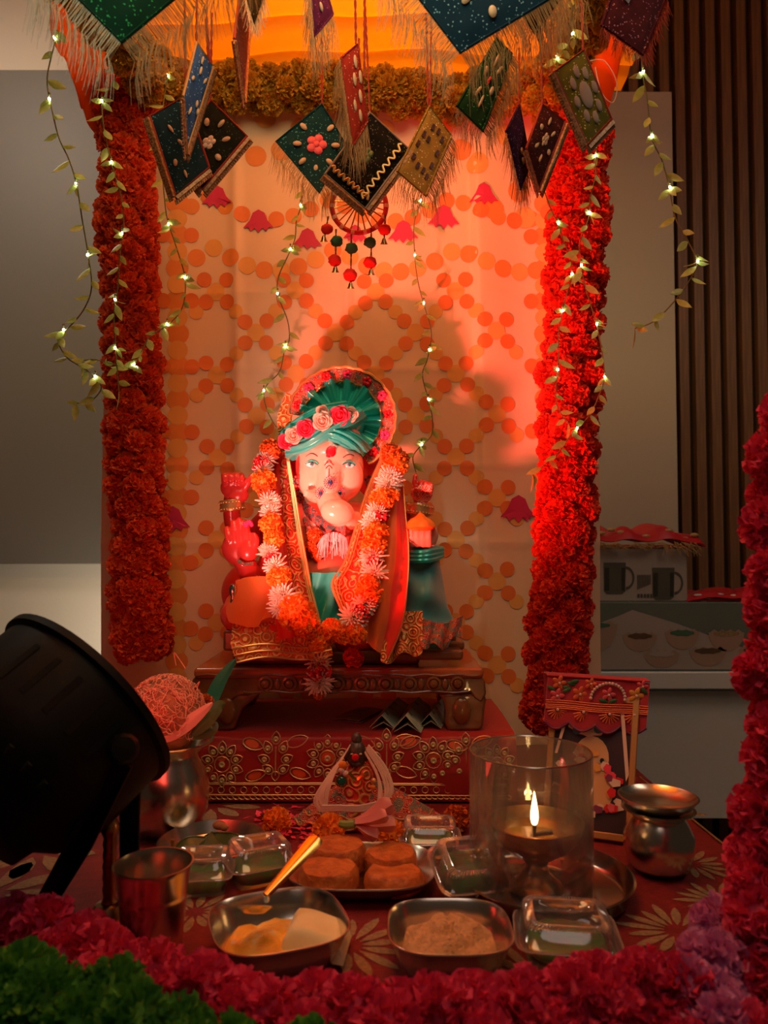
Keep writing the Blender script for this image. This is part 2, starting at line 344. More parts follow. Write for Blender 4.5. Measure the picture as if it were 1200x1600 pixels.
def bowlprint(cx, cy, w, h, mi):
    pxpoly(mb, [(cx+w*math.cos(a), cy+h*math.sin(a)) for a in [PI*k/14 for k in range(15)]]+[(cx-w*.9+w*1.8*k/8, cy-(5 if k % 2 else 0)) for k in range(9)], D, 0)
    mb.poly([P(cx+w*.72*math.cos(2*PI*k/16), cy+2+4*math.sin(2*PI*k/16)*(1+.3*(k % 2)), D-.0006) for k in range(16)], mi)
for (cx, cy, w, h, mi) in [(925, 975, 40, 46, 2), (1000, 992, 27, 26, 1), (1066, 987, 27, 28, 2), (1034, 1020, 28, 24, 3), (1135, 988, 28, 30, 4), (1106, 1015, 29, 26, 1), (1180, 1014, 26, 26, 1)]:
    mb = MB(); bowlprint(cx, cy, w, h, mi); ob('printed_bowl', mb, [MT['bowlp'], MT['bowlf'], MT['bowlg'], MT['boxw'], MT['print']], g, smooth=False)
mb = MB()
for k, (x0, x1) in enumerate([(1176, 1194), (1177, 1194), (1184, 1194)]): pxpoly(mb, [(x0, 977+k*8), (x1, 977+k*8), (x1, 982+k*8-k), (x0, 982+k*8-k)], 2.0272)
ob('printed_lettering', mb, MT['goldp'], g)
a = P(931, 945, 2.06); b = P(1073, 860, 2.06)
g = boxthing('mug_set_box', 'pale carton printed with two mugs on the bowl carton', a.x, b.x, 2.06, cz+.1815, .142, .16, MT['boxw'])
mb = MB()
for (x0, y0, w_, h_) in [(943, 879, 35, 49), (1019, 887, 35, 50)]:
    D = 2.0585; mb = MB()
    pxpoly(mb, [(x0, y0), (x0+w_, y0), (x0+w_-1, y0+h_-4), (x0+w_-6, y0+h_), (x0+5, y0+h_), (x0+1, y0+h_-4)], D, 0)
    pxpoly(mb, [(x0+2, y0+8), (x0+9, y0+8), (x0+9, y0+h_-5), (x0+2, y0+h_-5)], D-.0005, 1)
    pxpoly(mb, [(x0+w_-7, y0+8), (x0+w_-1, y0+8), (x0+w_-2, y0+h_-5), (x0+w_-7, y0+h_-5)], D-.0005, 1)
    N_ = 12
    for k in range(N_):
        a0, a1 = -PI/2+PI*k/N_, -PI/2+PI*(k+1)/N_
        q = lambda a, r: (x0+w_+r*.75*math.cos(a), y0+24+r*math.sin(a))
        pxpoly(mb, [q(a0, 14), q(a1, 14), q(a1, 18), q(a0, 18)], D, 0)
    ob('printed_mug', mb, [MT['mug'], MT['mugd']], g, smooth=False)
mb = MB(); D = 2.0583
for k in range(5): pxpoly(mb, [(996+k*5, 928), (999.5+k*5, 928), (999.5+k*5, 934), (996+k*5, 934)], D)
for k in range(9): pxpoly(mb, [(996+k*2.4, 898), (997.4+k*2.4, 898), (997.4+k*2.4, 921-k), (996+k*2.4, 921-k)], D)
ob('printed_lettering', mb, MT['mug'], g)
a = P(915, 860, 2.06)
mb = MB(); mb.box((a.x-.03, 2.16, cz+.1815+.06), (.07, .16, .12)); tag(ob('dark_carton', mb, MT['boxd'], bevel=.002), 'dark carton behind the flower pillar, left of the mug carton', 'box')
# folded red cloths on the boxes
def foldcloth(name, label, x0, x1, y0, y1, z0, h, m, seed):
    t = thing(name, label, 'cloth', ((x0+x1)/2, (y0+y1)/2, z0)); mb = MB()
    def top(u, v):
        x = lerp(x0, x1, u); y = lerp(y0, y1, v)
        n_ = noise.noise(Vector((x*9+seed, y*14, 0)))
        e = min(1, 5*min(u, 1-u)*1.2)**.5*min(1, 6*min(v, 1-v)+.12)**.5
        return (x, y, z0+.002+h*e*(.72+.35*n_+.16*math.sin(x*60+seed+y*20)))
    mb.sheet(top, 44, 18, -.003); mb.box(((x0+x1)/2, (y0+y1)/2, z0+.004), ((x1-x0)*.94, (y1-y0)*.9, .006)); ob('folded_fabric', mb, m, t); return t
a = P(905, 850, 2.05); b = P(1103, 850, 2.05)
c = foldcloth('red_scarf', 'red scarf with golden fringe lying on the mug carton', a.x, b.x, 2.045, 2.24, cz+.1815+.1432, .062, MT['chunri'], 3)
mb = MB()
for k in range(150):
    u = R.random(); x = lerp(a.x+.01, b.x-.03, u); z = cz+.1815+.148+R.uniform(-.002, .010); l = R.uniform(.015, .03) if u > .68 else R.uniform(.006, .014)
    mb.tube([(x, 2.046, z), (x+R.uniform(-.01, .02), 2.036, z-l*.3), (x+R.uniform(-.005, .03), 2.036, z-l)], [.0012, .001, .0006], 3)
ob('fringe', mb, MT['fringe'], c, kind='stuff')
mb = MB()
for (px, py) in [(955, 828), (970, 832), (1010, 838), (1070, 842), (1045, 829), (1085, 836), (940, 833)]:
    mb = MB(); p = P(px, py, 2.06); mb.ell(p, (.012, .004, .006), 8, 5); ob('gold_motif', mb, MT['fringe'], c)
a = P(1074, 940, 2.05); b = P(1250, 940, 2.05)
c = foldcloth('red_printed_cloth', 'red cloth with white print lying on the bowl carton', a.x, b.x, 2.04, 2.22, cz+.1815, .030, MT['chunri'], 9)
mb = MB()
for (px, py, r) in [(1092, 930, 8), (1108, 935, 9), (1125, 929, 8), (1147, 931, 7), (1100, 940, 6)]:
    mb = MB(); p = P(px, py, 2.05); mb.ell(p+Vector((0, .004, 0)), (r*.0016, .006, .0035), 8, 5); ob('white_motif', mb, MT['cab'], c)
# ---------------------------------------------------------------- table and tablecloth
TX0, TX1, TY0, TY1 = -.86, .468, .60, 1.62
tb = thing('table', 'low table under the maroon cloth', 'table', (-.2, 1.1, 0))
mb = MB(); mb.box(((TX0+TX1)/2, (TY0+TY1)/2, T-.022), (TX1-TX0-.01, TY1-TY0-.01, .03)); ob('tabletop', mb, MT['wood'], tb, bevel=.002)
for x in (TX0+.05, TX1-.05):
    for y in (TY0+.05, TY1-.05):
        mb = MB(); mb.box((x, y, (T-.037)/2), (.05, .05, T-.037)); ob('leg', mb, MT['wood'], tb, bevel=.003)
tc = thing('tablecloth', 'maroon tablecloth printed with cream daisies', 'tablecloth', (-.2, 1.1, T-.3))
mb = MB()
mb.box(((TX0+TX1)/2, (TY0+TY1)/2, T-.0035), (TX1-TX0+.004, TY1-TY0+.004, .007))
def drape(u, v):
    per = [(TX0-.004, TY1), (TX0-.004, TY0-.004), (TX1+.004, TY0-.004), (TX1+.004, TY1)]
    p = along([Vector((*q, 0)) for q in per], u); s = u*60
    n_ = Vector((p.x-(TX0+TX1)/2, (p.y-(TY0+TY1)/2), 0)).normalized()
    return (p.x+n_.x*(.012*v*(1+math.sin(s))), p.y+n_.y*(.012*v*(1+math.sin(s))), T-.002-.30*v)
mb.sheet(drape, 180, 6, .0025); ob('cloth', mb, MT['table'], tc)
mb = MB()
mb.tube([PZ(1000, 1214, T+.002), PZ(1160, 1343, T+.002)], .0016, 5); ob('hem', mb, MT['print'], tc)
def daisy(px, py, r, n, ph, r0=.22, part=(0, 1)):
    c = PZ(px, py, T+.0006); mb = MB()
    for k in range(n):
        if not part[0] <= k/n <= part[1]: continue
        a = ph+2*PI*k/n; wd = .80*PI/n*r*(.55); L_ = r*(.85+.3*((k*7) % 5)/5)
        d = Vector((math.cos(a), math.sin(a), 0)); e = Vector((-d.y, d.x, 0))
        pts = [(r0*r, 0), (L_*.45, wd*.8), (L_*.7, wd), (L_*.9, wd*.6), (L_, 0), (L_*.9, -wd*.6), (L_*.7, -wd), (L_*.45, -wd*.8)]
        mb.poly([c+d*s+e*q for s, q in pts])
    return mb
for (px, py, r, n, ph) in [(1060, 1455, .062, 16, .1), (1125, 1408, .050, 16, .3), (545, 1478, .062, 14, .2), (305, 1425, .045, 12, 0), (845, 1530, .07, 16, .4), (1080, 1350, .05, 14, 0),
                           (60, 1330, .09, 9, .6), (110, 1270, .07, 9, .2), (330, 1258, .08, 10, .5), (560, 1262, .07, 10, 0), (900, 1420, .05, 12, .1), (1040, 1265, .06, 10, .2), (640, 1290, .06, 12, .2), (-20, 1400, .09, 9, .1)]:
    o = ob('printed_daisy', daisy(px, py, r, n, ph), MT['print'], tc, smooth=False)
# ---------------------------------------------------------------- backdrop cloth with its print
BD = 1.585
def backy(x, z):
    f = 0
    for fx, a, w_ in ((-.305, .006, .012), (-.075, .006, .010), (.30, -.006, .05), (.05, .004, .06), (-.42, .006, .05)):
        f += a*math.exp(-((x-fx+.02*(z-1.6))/w_)**2)
    f += .016/(1+math.exp(-(x-.192+.02*(z-1.6))/.0025))-.012*max(0, x-.2)*4
    f += .005*math.sin(x*17+z*3)+.004*math.sin(z*9+x*5)
    for cz_ in (1.53, 1.33, 1.69, 1.17): f += .0022*math.exp(-((z-cz_)/.006)**2)
    return BD-f
bd = thing('backdrop_cloth', 'cream cloth printed with orange dots and pink lotuses behind the idol', 'curtain', (0, BD, .85))
X0, X1 = P(158, 900, BD).x, P(938, 900, BD).x; Z0, Z1 = T+.012, 2.14
mb = MB(); mb.sheet(lambda u, v: (lerp(X0, X1, u), backy(lerp(X0, X1, u), lerp(Z0, Z1, v)), lerp(Z0, Z1, v)), 260, 170, -.0015)
ob('fabric', mb, MT['backdrop'], bd)
mb = MB()
def dot(px, py, r, mi, sq=1.0):
    c = P(px, py, BD); rr = r*BD/1200; lift = .0009+.0003*mi+R.random()*.0002; mb = MB()
    f = lambda a, q: Vector((c.x+q*rr*math.cos(a), backy(c.x+q*rr*math.cos(a), c.z+q*rr*sq*math.sin(a))-lift, c.z+q*rr*sq*math.sin(a)))
    if c.x-rr < X0 or c.x+rr > X1: return
    vs = [f(0, 0)]+[f(2*PI*k/18, q) for q in (.5, 1) for k in range(18)]
    fs = [(0, 1+k, 1+(k+1) % 18) for k in range(18)]+[(1+k, 19+k, 19+(k+1) % 18, 1+(k+1) % 18) for k in range(18)]
    mb.add(vs, [tuple(reversed(q)) for q in fs]); ob('printed_dot', mb, MT['dot'+'ABC'[mi]], bd)
for j in range(-1, 11):
    for i in range(-2, 9):
        if (i+j) % 2: continue
        nx, ny = 338+62.2*i+1.0*j*.2, 456+64.5*j
        if nx < 285 or nx > 830: continue
        if ny > 430: dot(nx, ny, 14, 1)
        for sx in (-1, 1):
            for sy in (-1, 1):
                if sy < 0 and ny < 430: continue
                jx, jy = R.uniform(-1.5, 1.5), R.uniform(-1.5, 1.5)
                if ny+sy*16 > 425:
                    dot(nx+sx*17+jx, ny+sy*17+jy, 11.8, 2)
                    if sy > 0: dot(nx+sx*31, ny+sy*32, 11.5, 1)
for cx in (278, 852):
    for k in range(34):
        y = 318+k*25.5
        if cx == 852 and y > 700: break
        dot(cx, y, 16 if k % 2 else 18, 0 if k % 2 == 0 else 1, .95)
        if k % 4 == 2: dot(cx-22, y, 12, 2); dot(cx+22, y, 12, 2)
for k in range(22):  # scalloped chain above the lattice
    x = 300+k*26.5; y = 318+34*abs(math.sin((k-1)*PI/7.2))*1.1
    dot(x, y-10, 13, 2 if k % 2 else 0); dot(x+8, y+70, 14, 1 if k % 2 else 0)
for (x, y) in [(415, 185), (440, 235), (400, 245), (470, 200), (600, 205), (690, 205), (745, 260), (720, 235), (790, 215), (810, 300), (770, 330), (820, 340)]: dot(x, y, 17, R.choice((0, 1)))
def lotus(px, py, s):
    mb = MB(); out = [(-24, 14), (-14, 2), (-9, -10), (0, -15), (9, -10), (14, 2), (24, 14), (16, 13), (12, 19), (6, 14), (0, 21), (-6, 14), (-12, 19), (-16, 13)]
    pts = [P(px+x*s, py+y*s, BD) for x, y in out]; c = P(px, py+4*s, BD)
    f = lambda p: Vector((p.x, backy(p.x, p.z)-.0035, p.z))
    n = len(pts); mb.add([f(c)]+[f(p) for p in pts], [(0, 1+(k+1) % n, 1+k) for k in range(n)]); return mb
for (x, y, s) in [(340, 306, 1), (405, 345, 1), (481, 372, .95), (555, 362, .8), (630, 360, 1.0), (693, 337, 1.05), (755, 305, .95), (272, 808, 1.15), (808, 792, 1.2)]:
    if True: ob('printed_lotus', lotus(x, y, s), MT['lotus'], bd, smooth=False)
# ---------------------------------------------------------------- canopy
cn = thing('canopy', 'orange satin canopy stretched over the shrine', 'canopy', (0, 1.0, 2.2))
def canz(x, y):
    s = (BD-y); return 2.135+.16*s+.006*math.sin(y*16)-.0 + (.012*math.exp(-((((y*11.5) % 1)-.5)/.10)**2)) + .02*math.cos(x*4)+.004*math.sin(x*23+y*4)
mb = MB(); mb.sheet(lambda u, v: (lerp(-.60, .50, u), lerp(BD, .35, v), canz(lerp(-.60, .50, u), lerp(BD, .35, v))), 90, 150, .0012)
ob('roof_cloth', mb, MT['canopy'], cn)
def side(sg, xs, bot):
    def f(u, v):
        y = lerp(1.56, 1.08, u); zt = canz(xs, y); b_ = along([Vector((q, 0, 0)) for q in bot], u).x
        return (xs+sg*(.03*v+.008*math.sin(y*40)*v+.018*math.sin(y*15)), y, lerp(zt, zt-b_, v))
    return f
mb = MB(); mb.sheet(side(-1, -.53, (.19, .15, .10, .05)), 60, 8, .0012); ob('side_valance', mb, MT['valance'], cn)
mb = MB(); mb.sheet(side(1, .395, (.17, .12, .07, .04)), 60, 8, .0012); ob('side_valance', mb, MT['valance'], cn)
# supporting frame of the shrine
fr = thing('shrine_frame', 'thin metal frame carrying the canopy and the flower pillars', 'frame', (0, 1.5, T))
for (x, y) in ((-.585, 1.575), (.475, 1.575)):
    mb = MB(); mb.tube([(x*.78 if x > 0 else x*.8, y+.028, T+.001), (x*.98, y+.028, 2.20)], .007, 8); ob('post', mb, MT['steel2'], fr)
mb = MB(); mb.tube([(-.60, 1.606, 2.195), (.50, 1.606, 2.195)], .007, 8); ob('rail', mb, MT['steel2'], fr)
for x in (-.58, .47):
    mb = MB(); mb.tube([(x, 1.606, 2.195), (x, .35, 2.39)], .006, 8); ob('rail', mb, MT['steel2'], fr)
# ---------------------------------------------------------------- paper flowers
def pom(R_, n, wd, seed, m, mi2=None, name='flower', core=.62):
    r = random.Random(seed); mb = MB(); mb.ell((0, 0, 0), R_*core, 10, 6)
    for k in range(n):
        z = 1-2*(k+.5)/n; a = k*2.399963+r.uniform(-.2, .2); s = math.sqrt(max(0, 1-z*z))
        d = (Vector((s*math.cos(a), s*math.sin(a), z))+Vector((r.uniform(-.3, .3), r.uniform(-.3, .3), r.uniform(-.3, .3)))).normalized()
        e = d.cross(Vector((r.uniform(-1, 1), r.uniform(-1, 1), r.uniform(-1, 1)))).normalized(); g = d.cross(e)
        L_ = R_*r.uniform(.84, 1.12); w_ = wd*R_*r.uniform(.7, 1.25); b_ = g*R_*.16*r.uniform(-1, 1)
        mb.add([d*R_*.35, d*R_*.74+e*w_*.6+b_*.5, d*R_*.74-e*w_*.6+b_*.5, d*L_*.93+e*w_+b_+g*w_*.4, d*L_-b_*.6, d*L_*.95-e*w_+b_-g*w_*.3], [(0, 1, 2), (1, 3, 4), (1, 4, 2), (2, 4, 5)])
    return mesh_of(mb, m, name, smooth=False)
def poms(m, R_, n=300, wd=.17, k=4, seed=1): return [pom(R_, n, wd, seed*10+i, MT[m]) for i in range(k)]
PR = poms('crepeR', .030); PO = poms('crepeO', .030, seed=2); PC = poms('crepeP', .030, n=230, wd=.20, seed=3); PL = poms('crepeL', .030, n=230, wd=.2, seed=4); PG = poms('crepeG', .030, n=330, wd=.12, seed=5); PY = poms('crepeY', .030, seed=6)
rr3 = lambda: (R.uniform(0, 6.28), R.uniform(0, 6.28), R.uniform(0, 6.28))
def garland(name, label, path, rad, sets, step, ring, sc=1.0, group=None, arc=(0, 2*PI), jit=.006):
    """path: world points; flowers sit in rings of radius rad about it"""
    path = smoothpath(path, 8); L_ = sum((path[i+1]-path[i]).length for i in range(len(path)-1))
    t = thing(name, label, 'garland', path[len(path)//2], group); n = int(L_/step)
    mb = MB(); mb.tube(path[::4]+[path[-1]], max(.006, rad*.75), 7); ob('core_string', mb, sets[0][0].materials[0], t)
    for k in range(n+1):
        p = along(path, k/n); tg = (along(path, min(1, k/n+.02))-along(path, max(0, k/n-.02))).normalized()
        a_ = tg.cross(Vector((0, 1, 0))).normalized(); b_ = a_.cross(tg).normalized()
        for j in range(ring):
            ph = arc[0]+(arc[1]-arc[0])*(j+.5*(k % 2))/ring
            me = R.choice(R.choice(sets)); q = p+(a_*math.cos(ph)+b_*math.sin(ph))*rad+Vector((R.uniform(-jit, jit), R.uniform(-jit, jit), R.uniform(-jit, jit)))
            put('flower', me, t, q, rr3(), sc*R.uniform(.9, 1.12))
    return t
garland('flower_pillar', 'tall orange-red paper flower pillar left of the idol', [P(197, 150, 1.45), P(200, 350, 1.45), P(207, 550, 1.45), P(216, 800, 1.45), P(223, 1010, 1.45)], .031, [PO], .034, 5, .93)
garland('flower_pillar', 'tall red paper flower pillar right of the idol, lit bright red', [P(906, 205, 1.44), P(900, 400, 1.44), P(886, 700, 1.44), P(876, 950, 1.44), P(866, 1120, 1.44)], .032, [PR], .034, 5, .95)
garland('yellow_garland', 'mustard paper flower garland across the top of the backdrop', [P(240, 108, 1.53), P(330, 136, 1.53), P(430, 136, 1.53), P(520, 138, 1.53), P(620, 144, 1.53), P(720, 152, 1.53), P(850, 140, 1.53)], .026, [PY], .036, 3, .85)
garland('yellow_garland', 'mustard paper flower garland rising along the left canopy edge', [P(280, 130, 1.5), P(225, 110, 1.38), P(190, 60, 1.25), P(140, -20, 1.12), P(90, -70, 1.0)], .024, [PY], .036, 3, .85)
garland('yellow_garland', 'bright mustard paper flower garland along the right canopy edge', [P(850, 165, 1.48), P(885, 90, 1.36), P(925, 20, 1.24), P(960, -60, 1.10)], .024, [PY], .036, 3, .85)
def base_g(name, label, pts, sets, sc=.95, ring=1, rad=.0, step=.035, jit=.006):
    return garland(name, label, pts, rad, sets, step, ring, sc, jit=jit)
base_g('crimson_garland', 'crimson paper flower garland along the front edge of the table', [P(-60, 1465, .80), P(60, 1482, .76), P(140, 1522, .72), P(220, 1558, .685), P(300, 1582, .665), P(400, 1600, .655), P(520, 1614, .645), P(640, 1618, .64), P(760, 1616, .64), P(860, 1604, .645), P(950, 1582, .655), P(1040, 1562, .67)], [PC], .98, 3, .017, .033)
base_g('crimson_garland', 'second row of crimson flowers under the front edge garland', [P(300, 1690, .615), P(500, 1705, .60), P(700, 1705, .60), P(900, 1700, .60), P(1100, 1680, .61), P(1230, 1650, .62)], [PC], .95, 2, .018, .034)
base_g('crimson_garland', 'crimson paper flower garland hanging at the right edge', [P(1238, 650, .78), P(1240, 760, .78), P(1212, 850, .77), P(1238, 960, .77), P(1214, 1050, .76), P(1236, 1150, .75), P(1228, 1250, .74), P(1196, 1340, .73), P(1190, 1420, .71), P(1210, 1500, .69), P(1215, 1590, .67)], [PC], .92, 3, .013, .033)
base_g('lilac_garland', 'lilac paper flowers at the lower right corner of the table', [P(1130, 1470, .73), P(1115, 1510, .69), P(1100, 1560, .655), P(1120, 1620, .625)], [PL], .95, 2, .010, .034)
base_g('green_garland', 'green paper flowers in the lower left corner', [P(-50, 1570, .64), P(60, 1590, .62), P(160, 1615, .60), P(240, 1660, .59)], [PG], 1.0, 3, .018, .034)
base_g('green_garland', 'green paper flowers peeping under the crimson garland', [P(360, 1640, .57), P(420, 1650, .57), P(480, 1655, .57)], [PG], .8, 1, .0, .034)
# ---------------------------------------------------------------- riser with its embroidered cloth
RZ = T+.105; RF = 1.262; RX0, RX1 = -.40, .215
rs = thing('riser', 'low riser draped in embroidered red cloth under the stool', 'platform', (-.09, 1.4, T))
mb = MB(); mb.box(((RX0+RX1)/2, 1.412, T+.049), (RX1-RX0-.02, .27, .094)); ob('block', mb, MT['wood'], rs)
def risf(x, s):
    """profile of the cloth: s 0 at the back .. 1 at the front hem"""
    pr = [Vector((0, 1.555, RZ)), Vector((0, 1.42, RZ+.001)), Vector((0, RF+.022, RZ)), Vector((0, RF+.006, RZ-.006)), Vector((0, RF, RZ-.022)), Vector((0, RF-.004, T+.05)), Vector((0, RF-.006, T+.004))]
    p = along(pr, s); n_ = noise.noise(Vector((x*7, s*3, 2)))*.004
    return Vector((x, p.y-n_*(s > .3), p.z+abs(n_)*(s < .5)))
mb = MB(); mb.sheet(lambda u, v: risf(lerp(RX0, RX1, u), v), 90, 60, -.002)
for x in (RX0, RX1):
    mb.prism([(x, 1.555, RZ), (x, RF+.02, RZ), (x, RF, RZ-.02), (x, RF-.004, T+.003), (x, 1.555, T+.003)], (.004 if x < 0 else -.004, 0, 0))
cloth_r = ob('cloth', mb, MT['redcloth'], rs)
def fp(px, py):
    """point on the front face of the riser cloth"""
    p = P(px, py, RF); z = p.z
    if z > RZ-.022: y = RF+.006*max(0, (z-(RZ-.022))/.016)
    else: y = RF-.005*(RZ-.022-z)/.08
    n_ = noise.noise(Vector((p.x*7, 2.0, 2)))*.004
    return Vector((p.x, y-n_-.0035, z))
def loop_(mb, cx, cy, rx, ry, ang, r=.0011, n=12, point=.35):
    pts = []
    for k in range(n):
        a = 2*PI*k/n; q = 1+point*max(0, math.cos(a))**6; x = rx*q*math.cos(a); y = ry*math.sin(a)
        pts.append(fp(cx+x*math.cos(ang)-y*math.sin(ang), cy+x*math.sin(ang)+y*math.cos(ang)))
    mb.tube(pts, r, 4, closed=True)
def medal(mb, cx, cy, r, mi=0):
    c = fp(cx, cy)+Vector((0, -.001, 0)); rr = r*RF/1200
    mb.lathe([(rr, 0), (rr, .0012), (rr*.6, .0022), (rr*.25, .0010), (0.0001, .0012)], c, 10, Matrix.Rotation(PI/2, 3, 'X'), mi)
def flower_a(cx, cy, s=1.0):
    mb = MB(); sq = MB()
    for k in range(10):
        a = 2*PI*k/10+.3; x, y = cx+23*s*math.cos(a), cy+24*s*math.sin(a)
        loop_(mb, x, y, 8*s, 6.5*s, a); medal(sq, x, y, 4.2*s)
    loop_(mb, cx, cy, 12*s, 12*s, 0, .0013, point=0); medal(sq, cx, cy, 5*s)
    e = ob('embroidered_flower', mb, MT['emb'], rs); ob('sequins', sq, MT['sequin'], e, kind='stuff')
    m2 = MB(); c = fp(cx, cy)+Vector((0, .0010, 0)); m2.lathe([(.0115*s, 0), (.0001, .001)], c, 14, Matrix.Rotation(PI/2, 3, 'X')); ob('applique', m2, MT['orgl'], e)
def flower_b(cx, cy, s=1.0):
    mb = MB(); sq = MB()
    for (x, y) in [(0, -33), (-12, -20), (12, -20), (-17, -3), (17, -3), (-11, 13), (12, 13)]:
        a = math.atan2(y-5, x) if y < 10 else math.atan2(-8, x)
        loop_(mb, cx+x*s, cy+y*s, 8*s, 6.5*s, a); medal(sq, cx+x*s, cy+y*s, 4.4*s)
    mb.tube([fp(cx, cy-22), fp(cx, cy), fp(cx, cy+22)], .0012, 4); loop_(mb, cx, cy+22, 6, 6, PI/2)
    e = ob('embroidered_flower', mb, MT['emb'], rs); ob('sequins', sq, MT['sequin'], e, kind='stuff')
def leafm(cx, cy, ang, s=1.0):
    mb = MB(); loop_(mb, cx, cy, 15*s, 8*s, ang, .0012, point=.25)
    e = ob('embroidered_leaf', mb, MT['emb'], rs); m2 = MB(); c = fp(cx, cy)+Vector((0, .0008, 0))
    pts = [fp(cx+11*s*math.cos(a)*math.cos(ang)-6*s*math.sin(a)*math.sin(ang), cy+11*s*math.cos(a)*math.sin(ang)+6*s*math.sin(a)*math.cos(ang))+Vector((0, .0006, 0)) for a in [2*PI*k/12 for k in range(12)]]
    m2.poly(list(reversed(pts))); ob('applique', m2, MT['orgl'], e, smooth=False)
for (cx, cy, s) in [(348, 1193, 1), (512, 1184, 1), (677, 1187, 1), (776, 1192, .85)]: flower_a(cx, cy, s)
for cx, cy in [(431, 1188), (604, 1184), (728, 1190), (288, 1194)]: flower_b(cx, cy)
for (cx, cy, a) in [(394, 1162, .3), (463, 1159, -.3), (399, 1210, -.3), (468, 1207, .3), (568, 1160, .3), (630, 1157, -.2), (633, 1205, .3), (640, 1160, -.3), (712, 1165, .2), (752, 1160, -.3), (755, 1216, .3)][:10]: leafm(cx, cy, a)
mb = MB()
for y in (1222, 1224, 1240): mb.tube([fp(x, y+.004*(x-550)) for x in range(250, 800, 12)], .0011, 4)
for k in range(62):
    x = 256+k*8.8; loop_(mb, x, 1243, 5, 3, .3, .0009, 8, 0)
    if k % 2 == 0: loop_(mb, x+3, 1232, 5, 5, 0, .0008, 8, 0)
ob('embroidered_border', mb, MT['emb'], rs, kind='stuff')
# ---------------------------------------------------------------- stool
SZ = RZ+.107; SD = 1.285
st = thing('stool', 'carved brown wooden stool carrying the idol', 'stool', (-.07, 1.4, RZ))
xa, xb = P(302, 1045, SD).x, P(756, 1045, SD).x
mb = MB(); mb.box(((xa+xb)/2, 1.41, SZ-.009), (xb-xa, .25, .018)); ob('seat', mb, MT['woodtop'], st, bevel=.006)
AP = [(300, 1062), (305, 1058), (752, 1058), (758, 1064), (760, 1085), (752, 1098), (742, 1092), (735, 1082), (690, 1084), (640, 1080), (560, 1079), (470, 1080), (400, 1082), (372, 1088), (355, 1100), (330, 1098), (305, 1092), (298, 1078)]
mb = MB(); mb.prism([P(x, y, SD+.004) for x, y in AP], (0, .022, 0)); ap = ob('apron', mb, MT['wood'], st, bevel=.003)
for k in range(9):
    x = 415+k*37.5; c = P(x, 1068, SD+.002)
    mb = MB(); Xr = Matrix.Rotation(PI/2, 3, 'X'); mb.lathe([(.013, -.002), (.0125, .003), (.009, .004), (.0085, .0015), (.0075, .002), (.006, .006), (.0001, .008)], c, 16, Xr); ob('carved_rosette', mb, MT['wood'], ap)
    if k < 8:
        c = P(x+18, 1069, SD+.003); mb = MB(); mb.ell(c, (.006, .004, .010), 10, 8); ob('carved_bud', mb, MT['wood'], ap)
mb = MB(); mb.tube([P(x, 1055+1.2*math.sin(x*.13), SD+.001) for x in range(306, 754, 8)], .0022, 6); mb.tube([P(x, 1081+1.2*math.sin(x*.1), SD+.001) for x in range(380, 735, 8)], .002, 6); ob('carved_bead', mb, MT['wood'], ap, kind='stuff')
LG = [(300, 1084), (408, 1082), (395, 1096), (380, 1110), (372, 1128), (366, 1147), (362, 1151), (326, 1152), (330, 1138), (334, 1120), (322, 1104), (304, 1096)]
RG = [(686, 1084), (757, 1084), (760, 1096), (757, 1120), (756, 1142), (750, 1150), (700, 1151), (696, 1138), (697, 1118), (694, 1100)]
for pts in (LG, RG):
    for dd in (0, .19):
        q = [P(x, y, SD+.006) for x, y in pts]; zb = min(p.z for p in q); off = RZ+.0015-zb
        q = [p+Vector((0, dd, off*(1-(p.z-zb)/(max(a.z for a in q)-zb)))) for p in q]
        mb = MB(); mb.prism(q, (0, .045, 0)); lg = ob('leg', mb, MT['wood'], st, bevel=.006)
        if dd == 0:
            c = (q[0]+q[1])/2; mb = MB(); mb.ell(Vector((P((pts[0][0]+pts[1][0])/2, 1100, SD).x, SD+.004, P(350, 1112, SD).z)), (.016, .006, .022), 12, 8); ob('carved_leaf', mb, MT['wood'], lg)
# bank notes on the riser
def note(label, pts, m, w_=.055, amp=.010, group=None):
    """a folded note running back from the front edge"""
    t = thing('bank_note', label, 'bank note', PZ(pts[0][0], pts[0][1], RZ+.003)); mb = MB()
    a = PZ(*pts[0], RZ+.004); b = PZ(*pts[1], RZ+.004); d = (b-a).normalized(); e = Vector((0, 0, 1)).cross(d).normalized()
    if e.x < 0: e = -e
    mb.sheet(lambda u, v: a+d*((b-a).length*v)+e*(w_*u)+Vector((0, 0, .004+amp*(1-abs(2*u-1))*(1-.3*v))), 24, 8, .0006)
    mb.sheet(lambda u, v: a+d*((b-a).length*v*.95)+e*(w_*u+.003)+Vector((0, 0, .0012+amp*.55*(1-abs(2*u-1))*(1-.3*v))), 24, 8, .0006)
    n = ob('folded_paper', mb, m, t)
    mb = MB()
    for k in range(3):
        mb.sheet(lambda u, v: a+d*((b-a).length*(.15+.25*k+.08*v))+e*(w_*(.25+.4*u))+Vector((0, 0, .0050+amp*(1-abs(2*(.25+.4*u)-1))*(1-.3*(.15+.25*k)))), 12, 2, 0)
    ob('printed_mark', mb, MT['boxg'], n, kind='stuff')
note('greyish pink bank note lying flat under the stool, leftmost of the notes', ((520, 1127), (560, 1108)), MT['note2'], .050, .002)
note('pale folded bank note under the stool beside the pink one', ((578, 1140), (606, 1104)), MT['note'], .040, .020)
note('greenish folded bank note standing in the middle of the notes', ((613, 1145), (636, 1106)), MT['note'], .044, .024)
note('folded bank note nearest the right leg of the stool', ((655, 1138), (676, 1106)), MT['note'], .034, .020)
